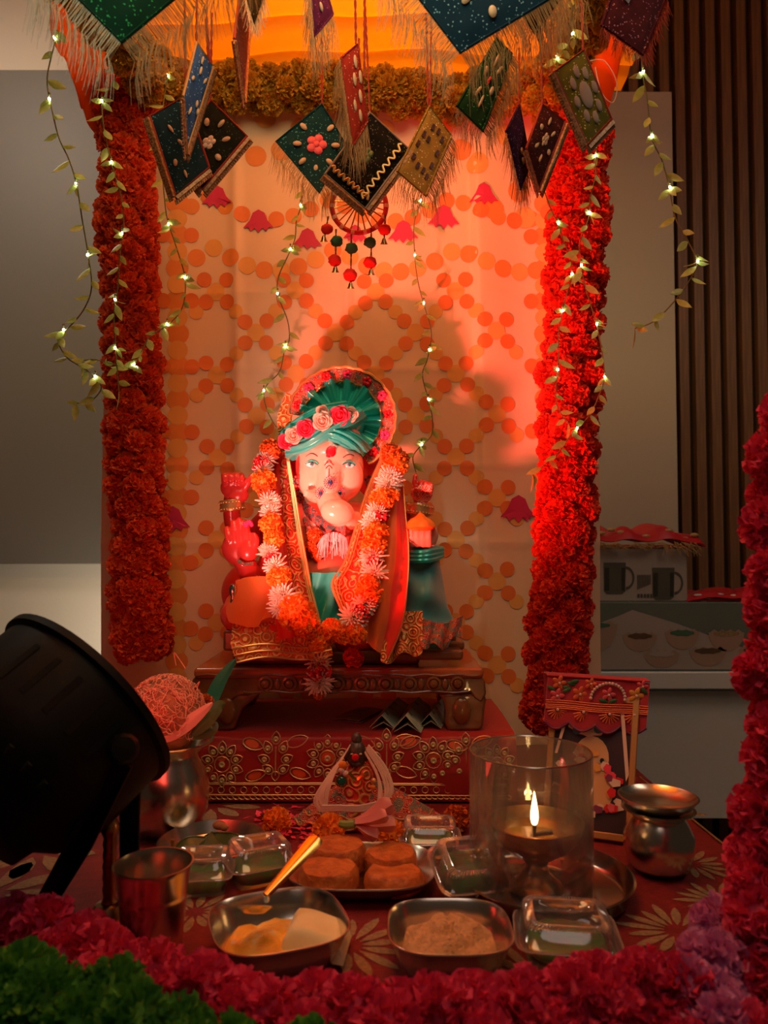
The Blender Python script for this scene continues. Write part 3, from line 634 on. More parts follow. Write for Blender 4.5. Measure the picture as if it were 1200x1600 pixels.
# ---------------------------------------------------------------- idol
D0 = 1.40
idol = thing('idol', 'seated elephant-headed idol with teal turban and red shawl on the stool', 'idol', (-.08, D0, SZ))
K = D0/1200
bm_ = MB()
def E(px, py, dd, rx, rz, ry, rotz=0, tilt=0):
    X = Matrix.Rotation(math.radians(tilt), 3, 'Y') @ Matrix.Rotation(math.radians(rotz), 3, 'Z')
    bm_.ell(P(px, py, D0+dd), (rx*K, ry*K, rz*K), 28, 20, X)
def Tb(pts, rs_):
    pp = smoothpath([P(x, y, D0+d) for x, y, d in pts], 5)
    n = len(pp); rr = [along([Vector((r, 0, 0)) for r in rs_], i/(n-1)).x*K for i in range(n)]
    bm_.tube(pp, rr, 16); bm_.ell(pp[0], rr[0], 14, 10); bm_.ell(pp[-1], rr[-1], 14, 10)
E(515, 728, -.040, 52, 52, 46); E(515, 690, -.03, 50, 40, 42); E(492, 745, -.062, 26, 34, 22); E(541, 745, -.062, 26, 34, 22); E(516, 718, -.072, 36, 26, 18)
E(498, 768, -.062, 22, 18, 20); E(530, 768, -.062, 22, 18, 20)
Tb([(516, 735, -.070), (514, 758, -.080), (513, 778, -.086), (522, 796, -.098), (542, 812, -.092), (558, 810, -.075)], [24, 20, 18, 19, 17, 11]); E(527, 800, -.108, 25, 19, 18, tilt=12)
E(452, 735, .0, 30, 42, 9, rotz=-25); E(583, 738, .0, 32, 42, 9, rotz=25)
E(520, 815, 0, 98, 34, 40); E(520, 870, -.005, 76, 84, 60); E(520, 920, -.035, 70, 62, 62); E(520, 960, 0, 120, 42, 70)
Tb([(480, 950, 0), (410, 950, -.04), (375, 960, -.055), (420, 985, -.09), (500, 995, -.10)], [40, 36, 30, 26, 20])
Tb([(560, 950, 0), (620, 965, -.02), (640, 975, -.02), (600, 992, -.04), (540, 1000, -.06)], [38, 30, 24, 20, 18])
# arms
Tb([(435, 800, .01), (395, 838, .02), (378, 845, .02), (364, 815, .01), (362, 782, 0)], [24, 20, 17, 14, 13]); E(364, 762, -.005, 20, 17, 9); E(372, 773, -.008, 17, 14, 10)
Tb([(440, 830, -.02), (420, 890, -.04), (400, 905, -.06), (382, 880, -.075)], [22, 20, 17, 15]); E(375, 856, -.082, 27, 27, 10); E(388, 862, -.090, 14, 16, 9)
Tb([(605, 800, .01), (650, 838, .02), (662, 836, .015), (656, 812, .0), (656, 790, -.005)], [24, 19, 16, 13, 12]); E(659, 772, -.01, 17, 15, 10)
Tb([(605, 830, -.02), (650, 900, -.03), (664, 890, -.045), (659, 862, -.055)], [22, 20, 16, 15]); E(657, 843, -.068, 21, 15, 13)
FG = []
def finger(pts, r):
    Tb([(x, y, d) for x, y, d in pts], r); FG.append(pts)
for k, x in enumerate((351, 360, 369, 378)):   # upper left hand, fingers curled at the top
    finger([(x, 754, -.012), (x-1, 742+abs(k-1.5), -.014), (x, 743+abs(k-1.5), -.024), (x+.5, 751, -.026)], [5.2, 5, 4.6, 4.2])
finger([(382, 764, -.01), (389, 752, -.014), (393, 744, -.014)], [6, 5.2, 4.2])
for k, (x, y) in enumerate(((354, 826), (364, 816), (374, 812), (384, 816))):   # blessing hand, fingers up
    finger([(358+k*10, 845, -.088), ((358+k*10+x)/2, (845+y)/2, -.088), (x, y, -.084)], [5.6, 5.3, 4.3])
finger([(394, 862, -.09), (400, 846, -.092), (397, 836, -.09)], [6.5, 5.5, 4.5])
finger([(650, 768, -.016), (648, 756, -.018), (649, 744, -.016)], [5, 4.6, 4.2])       # raised finger, upper right hand
for k, x in enumerate((658, 665, 672)):
    finger([(x-2, 770, -.014), (x, 756+2*k, -.020), (x+1, 754+2*k, -.030), (x, 764+k, -.034)], [4.9, 4.7, 4.4, 4])
finger([(648, 776, -.018), (646, 768, -.028), (654, 764, -.036)], [5, 4.6, 4])
for k, x in enumerate((643, 652, 661, 670)):   # lower right hand cupped under the sweet
    finger([(x, 850, -.085), (x-1, 838, -.093), (x, 829, -.090)], [5.6, 5.3, 4.6])
finger([(676, 848, -.07), (680, 836, -.075), (678, 826, -.08)], [5.6, 5, 4.2])
me = mesh_of(bm_, MT['skin'], 'raw', smooth=False); tmp = bpy.data.objects.new('tmp', me); COL.objects.link(tmp)
rm = tmp.modifiers.new('r', 'REMESH'); rm.mode = 'VOXEL'; rm.voxel_size = .0023
sm = tmp.modifiers.new('s', 'SMOOTH'); sm.factor = .5; sm.iterations = 3
dg = bpy.context.evaluated_depsgraph_get(); bme = bpy.data.meshes.new_from_object(tmp.evaluated_get(dg)); bpy.data.objects.remove(tmp)
IL = root_loc(idol)
vs = [v.co.copy() for v in bme.vertices]; fcs = [tuple(p.vertices) for p in bme.polygons]
BV = BVHTree.FromPolygons(vs, fcs)
bme.transform(Matrix.Translation(-IL)); bme.materials.clear(); bme.materials.append(MT['skin']); bme.materials.append(MT['palm']); bme.materials.append(MT['velvet']); bme.materials.append(MT['chest'])
def proj(p): 
    q = Vector(p)-Vector((0, 0, CAMZ)); c, s = math.cos(TILT), math.sin(TILT); dd = q.y*c+q.z*s; up = -q.y*s+q.z*c
    return 600+1200*q.x/dd, 800-1200*up/dd
mi = []
for p in bme.polygons:
    c = p.center+IL; x, y = proj(c)
    m_ = 0
    if x < 432 and y < 900: m_ = 1  # left arms and hands switch from skin to the red material
    if ((x-583)/34)**2+((y-738)/44)**2 < 1 and x > 562 and c.y > D0-.03: m_ = 1
    if ((x-452)/34)**2+((y-735)/44)**2 < 1 and x < 468: m_ = 1
    if 636 < x < 690 and y < 790: m_ = 1 if ((x*7+y*3) % 9 < 5) or y < 757 else 0
    if x > 600 and 640 > x and y < 840: m_ = 1
    if y > 822 and 450 < x < 600 and y < 905: m_ = 3
    if y > 905: m_ = 2
    if x < 400 and y > 885: m_ = 2
    mi.append(m_)
bme.polygons.foreach_set('material_index', mi); bme.polygons.foreach_set('use_smooth', [True]*len(mi))
body = bpy.data.objects.new('body', bme); COL.objects.link(body); body.parent = idol
CAMP = Vector((0, 0, CAMZ))
def hit(px, py, lift=.0):
    d = (P(px, py, 1)-CAMP).normalized(); h = BV.ray_cast(CAMP, d)
    if h[0] is None: return P(px, py, D0), Vector((0, -1, 0))
    return h[0]-d*lift, h[1]
def htube(name, pts, r, m, par=None, k=4, lift=.0008, n=5):
    mb = MB(); q = [hit(x, y, lift)[0] for x, y in smoothpath([Vector((x, y, 0)) for x, y in pts], k) for x, y in [(x, y)]] if False else [hit(v.x, v.y, lift)[0] for v in smoothpath([Vector((x, y, 0)) for x, y in pts], k)]
    mb.tube(q, r, n); return ob(name, mb, m, par or idol)
# face
for sx, (ex, ey) in ((-1, (487, 726)), (1, (545, 727))):
    p, n_ = hit(ex, ey); Xq = n_.to_track_quat('-Y', 'Z').to_matrix()
    mb = MB(); mb.ell(p-n_*.001, (.0100, .0035, .0048), 16, 10); eye = ob('eye', mb, MT['white'], idol)
    mb = MB(); mb.ell(p+Vector((.0005, -.0022, 0)), (.0036, .0026, .0036), 12, 8); ob('iris', mb, MT['iris'], eye)
    mb = MB(); mb.ell(p+Vector((.0005, -.0040, 0)), (.0017, .0012, .0017), 10, 6); ob('pupil', mb, MT['black'], eye)
    htube('eyelid', [(ex-10, ey-1), (ex-5, ey-5), (ex, ey-6), (ex+6, ey-4), (ex+10, ey)], .0016, MT['teal'], lift=.002)
    htube('lash_line', [(ex-10*1, ey-1), (ex-4, ey-3.5), (ex+2, ey-3.5), (ex+10, ey+.5)], .0006, MT['black'], lift=.0035)
    htube('eyebrow', [(ex-9, ey-13), (ex-3, ey-17), (ex+3, ey-17), (ex+9, ey-13)] if sx < 0 else [(ex-9, ey-12), (ex-3, ey-16), (ex+3, ey-17), (ex+8, ey-15)], .0007, MT['black'], lift=.0006)
mb = MB(); p, n_ = hit(517, 706, .0005); mb.ell(p, (.0088, .0022, .0100), 14, 10); mb.ell(p+Vector((-.004, 0, -.007)), (.0045, .0018, .0045)); mb.ell(p+Vector((.005, 0, .006)), (.004, .0018, .004))
fm = ob('forehead_mark', mb, MT['tilak'], idol, label='red vermilion mark on the forehead')
for pts in ([(510, 722), (514, 718), (518, 722)], [(507, 727), (514, 721), (521, 727)], [(509, 732), (514, 727), (519, 732)], [(514, 732), (514, 744)]):
    htube('painted_line', pts, .0007, MT['tilak'], fm, 2)
for (x, y) in ((487, 774),):
    p = P(x, y, D0-.092); mb = MB(); mb.tube([p+Vector((.010, .01, .006)), p, p+Vector((-.009, -.006, .004)), p+Vector((-.011, -.007, .008))], [.011, .009, .007, .003], 12); ob('tusk', mb, MT['skin'], idol)
# trunk jewel: three beaded rings with blue stones
jw = None
for (x, y, r) in ((516, 754, 10), (501, 771, 8.5), (531, 770, 7.5)):
    p, n_ = hit(x, y, .003); rr = r*K*.95
    mb = MB(); mb.ell(p, (rr*.42, .003, rr*.5), 12, 8); jw = ob('trunk_jewel', mb, MT['bluestone'], idol)
    mb = MB()
    for ring in (.62, .95):
        for k in range(int(18*ring)):
            a = 2*PI*k/int(18*ring); mb.ell(p+Vector((rr*ring*math.cos(a), .0005, rr*ring*math.sin(a))), .00105, 6, 4)
    ob('beads', mb, MT['pinkbead'], jw, kind='stuff')
# necklace
mb = MB()
for (w_, dy, pts) in ((.010, 0, [(462, 768), (478, 792), (496, 812), (516, 824), (540, 826)]),):
    q = [hit(v.x, v.y, .004)[0] for v in smoothpath([Vector((x, y, 0)) for x, y in pts], 6)]
    def nk(u, v): 
        c = along(q, u); t_ = (along(q, min(1, u+.05))-along(q, max(0, u-.05))).normalized(); n_ = Vector((t_.z, 0, -t_.x))
        return c+n_*(.022*(v-.5))+Vector((0, -.004*math.sin(PI*v), 0))
    mb.sheet(nk, 40, 6, .002)
ob('necklace', mb, MT['neck'], idol)
mb = MB(); q = [hit(v.x, v.y, .006)[0] for v in smoothpath([Vector((x, y, 0)) for x, y in [(478, 812), (490, 845), (508, 862), (525, 850)]], 6)]
for i in range(len(q)): mb.ell(q[i], (.006, .005, .006), 8, 6)
ob('bead_string', mb, MT['trim'], idol, kind='stuff')
mb = MB()
for k in range(60):
    a = R.uniform(-.9, .9); c, _ = hit(522, 848, .006); mb.tube([c, c+Vector((math.sin(a)*.028, -.010, .030*math.cos(a)-.012)), c+Vector((math.sin(a)*.034+R.uniform(-.004, .004), -.012, -.01+R.uniform(-.02, .01)))], .0006, 3)
ob('silver_tassel', mb, MT['cab'], idol, kind='stuff')
# turban: dome, crossing bands, pleated fan with brocade trim
def tpt(x, y, d): return P(x, y, D0+d)
mb = MB(); mb.ell(tpt(505, 674, -.02), (66*K, 50*K, 34*K), 32, 20, Matrix.Rotation(math.radians(-14), 3, 'Y')); tur = ob('turban', mb, MT['teal'], idol)
def band(a, b, w0, w1, bul, nf):
    A = smoothpath([tpt(*q) for q in a], 8)
    def f(u, v):
        c = along(A, u); t_ = (along(A, min(1, u+.04))-along(A, max(0, u-.04))).normalized(); n_ = t_.cross(Vector((0, 1, 0))).normalized()
        w_ = lerp(w0, w1, u)*K; return c+n_*(w_*(v-.5))+Vector((0, -bul*math.sin(PI*v)+.0035*math.sin(v*nf*2*PI+u*3)+.02*(abs(v-.5)*2)**3, 0))
    m_ = MB(); m_.sheet(f, 40, 30, -.0015); return m_
ob('turban_band', band([(446, 704, -.048), (475, 697, -.078), (505, 678, -.092), (540, 658, -.085), (566, 642, -.05)], None, 30, 26, .012, 3), MT['teal'], tur)
ob('turban_band', band([(508, 674, -.088), (535, 682, -.088), (558, 695, -.072), (572, 710, -.040)], None, 30, 36, .010, 4), MT['teal'], tur)
ob('turban_band', band([(442, 690, -.040), (465, 668, -.070), (500, 646, -.072), (545, 636, -.045)], None, 34, 30, .014, 3), MT['teal'], tur)
FC = tpt(531, 657, -.012); Xf = Matrix.Rotation(math.radians(-8), 3, 'X')
def fan(u, v):
    a = math.radians(lerp(-58, 200, u)); r = lerp(10, 64, v)*K
    pl = .0115*math.sin(u*2*PI*9+.6*math.sin(u*23))*v**.8+.003*math.sin(u*2*PI*27)*v
    return FC+Xf @ Vector((r*math.cos(a), pl-.006*v, r*math.sin(a)))
mb = MB(); mb.sheet(fan, 260, 14, .0015); ob('turban_fan', mb, MT['teal'], tur)
def fant(u, v):
    a = math.radians(lerp(-60, 175, u)); sc = 1.6*abs(math.sin(u*PI*17)); r = (lerp(60, 83+sc, v) + (8*max(0, math.sin(PI*(u*1.0+.05)))*v if False else 0))*K
    return FC+Xf @ Vector((r*math.cos(a)+.004, .004*math.sin(u*2*PI*15)*(1-v)-.006-.006*v, r*math.sin(a)))
mb = MB(); mb.sheet(fant, 200, 6, .002); tf = ob('fan_trim', mb, MT['trim'], tur)
mb = MB(); mb.tube([fant(k/160, 1.0)+Vector((0, -.001, 0)) for k in range(161)], .0017, 6); mb.tube([fant(k/160, .93)+Vector((0, -.002, 0)) for k in range(161)], .0011, 5); mb.tube([fant(k/160, 0.05)+Vector((0, -.002, 0)) for k in range(161)], .0014, 5); ob('braid', mb, MT['gold'], tf)
for k in range(9):
    p = fant((k+.5)/9, .5)+Vector((0, -.002, 0)); mb = MB()
    for j in range(5): mb.ell(p+Vector((.0055*math.cos(j*1.257), 0, .0055*math.sin(j*1.257))), (.0042, .0022, .0042), 8, 5)
    ob('embroidered_rose', mb, MT['pinkbead'] if k % 2 else MT['tilak'], tf)
def loopt(u, v):
    a = math.radians(lerp(150, 212, u)); r = lerp(70, 92, v)*K
    return FC+Xf @ Vector((r*math.cos(a)-.004, -.012+.006*math.sin(u*9), r*math.sin(a)-.004))
mb = MB(); mb.sheet(loopt, 24, 5, .002); ob('fan_trim_end', mb, MT['goldbroc'], tur)
def rose(c, s, m, par):
    mb = MB()
    for ring, (n, r0, op, h) in enumerate(((5, .95, .95, .55), (5, .72, .55, .8), (4, .46, .30, .95), (3, .24, .12, 1.0))):
        for k in range(n):
            a = 2*PI*k/n+ring*.7; d = Vector((math.cos(a), 0, math.sin(a))); e = Vector((-d.z, 0, d.x))
            def f(u, v, d=d, e=e, r0=r0, op=op, h=h, n=n):
                w_ = r0*s*math.sin(PI/n)*1.25*(2*u-1)*math.sin(PI*(.25+.6*v)); rad = r0*s*(.25+.75*v**.7)-.10*s*(2*u-1)**2+op*s*.12*max(0, v-.8)*5
                return c+d*rad+e*w_+Vector((0, -s*h*.75*v+.12*s*(v > .85)*op, 0))
            mb.sheet(f, 5, 5, .0006)
    mb.ell(c+Vector((0, -.5*s, 0)), (.2*s, .45*s, .2*s), 8, 6)
    return ob('rose', mb, m, par)
for (x, y, s, m_, dd) in ((448, 690, 13, 'rosep', -.066), (459, 681, 13, 'rosec', -.082), (478, 670, 14, 'rosep', -.096), (504, 659, 14.5, 'rosec', -.100), (504, 644, 10, 'rosec', -.085), (531, 650, 15, 'rosep', -.094), (547, 648, 12, 'rosec', -.080)):
    rose(tpt(x, y, dd), s*K, MT[m_], tur)
# ear discs
for (x, y) in ((466, 752), (578, 752)):
    p, _ = hit(x, y, .002); mb = MB()
    for k in range(9): mb.ell(p+Vector((.008*math.cos(k*.7), 0, .009*math.sin(k*.7))), .0026, 7, 5)
    mb.ell(p, (.005, .003, .005)); ob('earring', mb, MT['neck'], idol)
# shawl panels
def edge(pts): return smoothpath([tpt(*q) for q in pts], 8)
def panel(LE, RE, fold, nf, bow):
    L_, R_2 = edge(LE), edge(RE)
    def f(u, v):
        a, b = along(L_, v), along(R_2, v); p = a.lerp(b, u); return p+Vector((0, -bow*math.sin(PI*u)-fold*math.sin(u*nf*2*PI+v*2)*min(1, v*3), 0))
    return f
f1 = panel([(428, 700, -.010), (412, 760, -.02), (412, 830, -.045), (420, 900, -.09), (430, 960, -.13), (436, 1000, -.145)], [(447, 698, -.030), (460, 775, -.055), (472, 850, -.088), (484, 915, -.118), (494, 955, -.135), (500, 985, -.14)], .003, 3, .012)
mb = MB(); mb.sheet(f1, 26, 90, -.002); sh1 = ob('shawl_panel', mb, MT['velvet'], idol, label='left fall of the red shawl')
mb = MB(); mb.sheet(lambda u, v: f1(.62+.42*u, v)+Vector((0, -.0018, 0)), 10, 90, -.0015); ob('brocade_strip', mb, MT['shawl'], sh1)
for uu, rr in ((1.03, .0022), (.97, .0014), (.93, .0011)):
    mb = MB(); mb.tube([f1(uu, k/90)+Vector((0, -.004, 0)) for k in range(91)], rr, 6); ob('braid', mb, MT['gold'], sh1)
f2 = panel([(600, 708, -.020), (574, 768, -.050), (556, 830, -.098), (540, 880, -.115), (522, 910, -.13), (530, 940, -.14), (552, 985, -.145)], [(628, 735, -.03), (633, 800, -.070), (638, 860, -.100), (636, 915, -.125), (628, 975, -.135), (606, 1030, -.138)], .005, 3, .008)
mb = MB(); mb.sheet(f2, 44, 100, -.002); sh2 = ob('shawl_panel', mb, MT['velvet'], idol, label='right fall of the red shawl')
mb = MB(); mb.sheet(lambda u, v: f2(-.01+.40*u, v)+Vector((0, -.0018, 0)), 20, 100, -.0015); ob('brocade_strip', mb, MT['shawl'], sh2)
mb = MB(); mb.sheet(lambda u, v: f2(.42+.36*u, v)+Vector((0, -.0016, 0)), 20, 100, -.0015); ob('orange_strip', mb, MT['orangecl'], sh2)
for uu, rr in ((-.015, .0024), (.04, .0015), (.08, .0011), (.40, .0014), (1.0, .0014)):
    mb = MB(); mb.tube([f2(uu, k/90)+Vector((0, -.004, 0)) for k in range(91)], rr, 6); ob('braid', mb, MT['gold'], sh2)
# frilled end of the shawl lying on the stool
def fr(u, v):
    x = lerp(596, 660, u); y = lerp(955, 1034, v)-16*u*v+6*math.sin(u*9)*v
    return tpt(x, y, -.128-.020*v*abs(math.sin(u*7+1))+.01*u)
mb = MB(); mb.sheet(fr, 50, 24, -.002); ob('shawl_end', mb, MT['goldbroc'], idol)
def fr2(u, v):
    x = lerp(655, 722, u); y = 962+12*math.sin(u*3.2)+lerp(0, 44, v)*(1-.35*u)+6*math.sin(u*14)*v
    return tpt(x, y, -.115-.02*v+.008*math.sin(u*20+v*3)+.03*u)
mb = MB(); mb.sheet(fr2, 50, 16, -.002); ob('frill', mb, MT['trim'], idol)
# dark teal robe over the right leg
def robe(u, v):
    y = lerp(852, 1012, v); xl = lerp(628, 600, v); xr = along([Vector((q, 0, 0)) for q in (684, 686, 692, 698, 712, 700)], v).x
    a = PI*u; x = lerp(xl, xr, (1-math.cos(a))/2)
    return tpt(x, y, .0-.068*math.sin(a)-.04*v+.007*math.sin(u*11+v*9)+.006*math.sin(v*16-u*5))
mb = MB(); mb.sheet(robe, 50, 50, -.002); ob('robe', mb, MT['tealdk'], idol)
mb = MB()
for k in range(3): mb.tube(smoothpath([tpt(636, 862+k*7, -.060), (tpt(655, 872+k*6-8, -.085)), tpt(676, 860+k*7, -.070), tpt(690, 858+k*5, -.03)], 6), .0055, 8)
ob('robe_cuff', mb, MT['teal'], idol)
def lap(u, v):
    x = lerp(478, 560, u); y = lerp(895, 985, v); return tpt(x, y, -.105-.022*math.sin(PI*u)-.02*v+.006*math.sin(u*17+v*6))
mb = MB(); mb.sheet(lap, 30, 30, -.002); ob('lap_cloth', mb, MT['teal'], idol)
# red bolster, silver finial and orange block on the left
mb = MB(); mb.ell(tpt(398, 925, .02), (52*K, 46*K, 50*K), 32, 20); ob('bolster', mb, MT['velvet'], idol)
def ocl(u, v):
    x = lerp(372, 450, u); y = lerp(905, 975, v); return tpt(x+2*math.sin(v*7), y+3*math.sin(u*5)-3*u, -.085-.012*math.sin(PI*u)+.005*math.sin(u*8+v*4)-.015*v)
mb = MB(); mb.sheet(ocl, 24, 16, -.025); ob('orange_cushion', mb, MT['orangecl'], idol)
c = tpt(364, 970, -.112); mb = MB(); mb.lathe([(.0001, 0), (.006, .001), (.007, .006), (.0045, .012), (.0062, .022), (.0048, .034), (.0035, .040), (.007, .046), (.0075, .053), (.005, .060), (.0001, .062)], c, 16); ob('silver_finial', mb, MT['steel'], idol)
# brocade drape spilling over the stool top
dl = [tpt(366, 958, -.105), tpt(364, 985, -.118), tpt(362, 1006, -.126), tpt(366, 1020, -.134), tpt(372, 1036, -.137)]
dr_ = [tpt(480, 968, -.125), tpt(495, 982, -.130), tpt(510, 998, -.134), tpt(518, 1012, -.137), tpt(520, 1024, -.139)]
def drap(u, v): return along(dl, v).lerp(along(dr_, v), u)+Vector((0, -.006*math.sin(u*9+v*2), .004*math.sin(u*6)))
mb = MB(); mb.sheet(drap, 50, 30, -.002); dp = ob('brocade_drape', mb, MT['goldbroc'], idol)
for vv in (.62, .80, .97):
    mb = MB(); mb.tube([drap(k/60, vv)+Vector((0, -.003, 0)) for k in range(61)], .0018, 6); ob('braid', mb, MT['gold'], dp)
# bangles
for (x, y, dd, r, tl) in ((363, 790, 0, 17, -6), (656, 796, -.004, 17, 8)):
    mb = MB(); X = Matrix.Rotation(math.radians(tl), 3, 'Y'); r_ = r*K; prof = [(r_, -.010), (r_*1.12, -.010), (r_*1.18, -.005), (r_*1.12, 0), (r_*1.18, .005), (r_*1.12, .010), (r_, .010)]
    mb.lathe(prof, tpt(x, y, dd), 28, X); bg = ob('bangle', mb, MT['gold'], idol)
    for zz in (-.006, .006):
        mb = MB()
        for k in range(24): mb.ell(tpt(x, y, dd)+X @ Vector((r_*1.17*math.cos(k*PI/12), r_*1.17*math.sin(k*PI/12), zz)), .0019, 6, 4)
        ob('beads', mb, MT['gold'], bg, kind='stuff')
mb = MB(); mb.tube([tpt(372, 876, -.10), tpt(382, 882, -.105), tpt(395, 880, -.10)], .003, 6); ob('bead_bracelet', mb, MT['trim'], idol)
mb = MB()
for k in range(8): mb.ell(tpt(382+k*1.6, 818+3*math.sin(k), -.098), .0038, 7, 5)
ob('palm_petals', mb, MT['pinkbead'], idol)
# plinth blocks of the idol
for (n_, x0, x1, y0, y1, d_) in (('plinth', 348, 395, 985, 1018, -.09), ('plinth', 640, 726, 1002, 1016, -.065), ('plinth', 652, 724, 1016, 1032, -.105)):
    a = tpt(x0, y1, d_); b = tpt(x1, y0, d_); zb = a.z if n_ == '' else max(SZ+.001, a.z)
    mb = MB(); mb.box(((a.x+b.x)/2, a.y+.04, (zb+b.z)/2), (b.x-a.x, .08, b.z-zb)); pl_ = ob('plinth', mb, MT['wood'], idol, bevel=.005)
mb = MB(); mb.box((tpt(515, 1010, 0).x, D0+.005, SZ+.012), (.32, .17, .022)); ob('base', mb, MT['wood'], idol, bevel=.006)
c = tpt(704, 985, -.05); mb = MB(); mb.ell(c, (.014, .014, .014)); mb.ell(c+Vector((0, 0, -.014)), (.010, .010, .010)); mb.ell(c+Vector((.008, 0, .014)), .006); ob('bolster_knob', mb, MT['wood'], idol)
# little mouse of the idol, painted gold
c = tpt(637, 1003, -.10); mb = MB(); mb.ell(c, (.010, .012, .011)); mb.ell(c+Vector((-.003, -.012, .010)), (.0075, .009, .0075)); mb.ell(c+Vector((-.009, -.010, .018)), (.0035, .002, .0045)); mb.ell(c+Vector((.004, -.008, .018)), (.0035, .002, .0045)); mb.tube([c+Vector((0, .01, -.004)), c+Vector((.014, .01, -.008)), c+Vector((.022, .004, -.008))], .0015, 5); ob('mouse_figure', mb, MT['gold'], idol)
# sweet held in the lower right hand
sw = thing('orange_sweet', 'orange sweet held in the lower right hand of the idol', 'sweet', tpt(657, 825, -.08))
mb = MB(); c = tpt(657, 820, -.085); mb.lathe([(.0001, -.012), (.018, -.010), (.026, -.004), (.024, .004), (.016, .010), (.009, .014), (.004, .019), (.0001, .021)], c, 20)
for v in mb.v: v += (v-c).normalized()*.0022*noise.noise(v*160)
ob('sweet_body', mb, MT['mari'], sw)
# ---------------------------------------------------------------- idol garland of fresh flowers
def marig(R_, n, seed, m, wd=.16):
    return pom(R_, n, wd, seed, m, core=.72)
def mum(R_, seed, m, n=64):
    r = random.Random(seed); mb = MB(); mb.ell((0, 0, -R_*.15), (R_*.35, R_*.35, R_*.3), 8, 5)
    for k in range(n):
        q = k/n; el = math.radians(lerp(-12, 80, q**1.1)); a = k*2.399963; L_ = R_*lerp(1.05, .62, q)*r.uniform(.9, 1.08)
        d = Vector((math.cos(a)*math.cos(el), math.sin(a)*math.cos(el), math.sin(el))); e = Vector((-math.sin(a), math.cos(a), 0)); g = d.cross(e); w_ = R_*.095
        mb.add([d*R_*.15-e*w_*.5, d*R_*.15+e*w_*.5, d*L_*.6+e*w_-g*w_*.5, d*L_*.6-e*w_-g*w_*.5, d*L_*.95+e*w_*.5, d*L_*.95-e*w_*.5, d*L_*1.02, d*L_*.6+g*w_*.4], [(0, 1, 2, 7), (0, 7, 3), (7, 2, 4, 6), (7, 6, 5, 3)])
    return mesh_of(mb, m, 'chrysanthemum', smooth=False)
MG = [marig(.020, 220, 50+i, MT['mari']) for i in range(3)]; MD = marig(.020, 200, 60, MT['marid']); MR = marig(.020, 160, 61, MT['palm'], .2)
MW = [mum(.024, 70+i, MT['mum']) for i in range(3)]; RF_ = pom(.018, 60, .3, 90, MT['redf'])
gl = thing('idol_garland', 'garland of marigolds and white chrysanthemums around the neck of the idol', 'garland', tpt(500, 985, -.15))
gpath = [(420, 706), (410, 725), (412, 750), (420, 784), (422, 818), (426, 850), (428, 880), (436, 905), (446, 936), (462, 968), (490, 992), (520, 990), (550, 975), (566, 950), (576, 925), (582, 890), (584, 850), (588, 800), (600, 770), (608, 745), (612, 712)]
def gd(y, x):
    v = max(0, min(1, (y-700)/290)); return -.045-.125*v**.9
mb = MB(); mb.tube(smoothpath([tpt(x, y, gd(y, x)+.006) for x, y in gpath], 4), .004, 6); ob('string', mb, MT['leafd'], gl)
GF = [('d', 422, 703, 1), ('w', 416, 717, .85), ('r', 408, 726, .9), ('w', 412, 734, .85), ('m', 412, 752, 1.1), ('d', 416, 768, .8), ('w', 421, 783, .95), ('w', 422, 800, .9), ('m', 423, 819, 1.0), ('m', 428, 842, .85), ('w', 420, 862, .85), ('r', 424, 874, .7), ('w', 430, 884, .95), ('m', 436, 902, 1.0), ('w', 442, 930, 1.15), ('m', 462, 958, 1.5), ('m', 478, 975, 1.1), ('w', 438, 950, .9),
      ('d', 492, 992, .8), ('m', 500, 1000, .95), ('m', 520, 985, 1.0), ('m', 534, 992, .8), ('m', 555, 990, .9), ('w', 552, 966, 1.15), ('r', 562, 958, 1.0), ('w', 570, 944, 1.0), ('m', 576, 926, 1.15), ('m', 578, 909, .8), ('w', 584, 893, 1.05), ('r', 583, 880, .8), ('w', 582, 868, 1.05), ('m', 584, 853, 1.1), ('m', 588, 832, 1.05), ('w', 581, 816, .9), ('r', 594, 810, .8), ('w', 590, 799, .95), ('m', 596, 781, 1.05), ('m', 610, 774, .8), ('w', 606, 757, 1.1), ('w', 612, 744, 1.05), ('m', 619, 728, 1.1), ('d', 611, 709, 1.05), ('d', 626, 718, .8)]
for kind, x, y, s in GF:
    me = {'m': R.choice(MG), 'w': R.choice(MW), 'd': MD, 'r': RF_}[kind]
    rot = (PI/2-.35+R.uniform(-.35, .35), R.uniform(-.3, .3), R.uniform(-.5, .5)) if kind == 'w' else rr3()
    put({'m': 'marigold', 'd': 'marigold', 'w': 'chrysanthemum', 'r': 'red_bud'}[kind], me, gl, tpt(x, y, gd(y, x)-.010), rot, s)
for (x, y, s) in ((492, 838, .75), (487, 856, .7), (497, 868, .6)):
    p, _ = hit(x, y, .008); put('marigold', MD, gl, p, rr3(), s)
for kind, x, y, s in (('w', 498, 1036, .95), ('r', 499, 1048, 1.1), ('w', 498, 1068, 1.15), ('d', 499, 1084, .5)):
    p = P(x, y, SD-.020); rot = (PI/2+.5+R.uniform(-.2, .2), 0, 0) if kind == 'w' else rr3()
    put({'d': 'marigold', 'w': 'chrysanthemum', 'r': 'red_bud'}[kind], {'w': MW[0], 'd': MD, 'r': RF_}[kind], gl, p, rot, s)
mb = MB(); mb.tube([P(498, 1000, 1.25), P(499, 1020, 1.262), P(499, 1092, 1.262)], .002, 5); ob('string', mb, MT['leafd'], gl)
def loose(px, py, d, label, me, s, z=None, name='marigold'):
    p = P(px, py, d) if z is None else PZ(px, py, z)
    o = put(name, me, None, p, rr3(), s); tag(o, label, 'flower'); return o
loose(552, 1028, 1.28, 'red marigold lying on the front edge of the stool', MR, .85)
loose(317, 1102, 1.16, 'dark orange marigold beside the coconut', MD, .85)
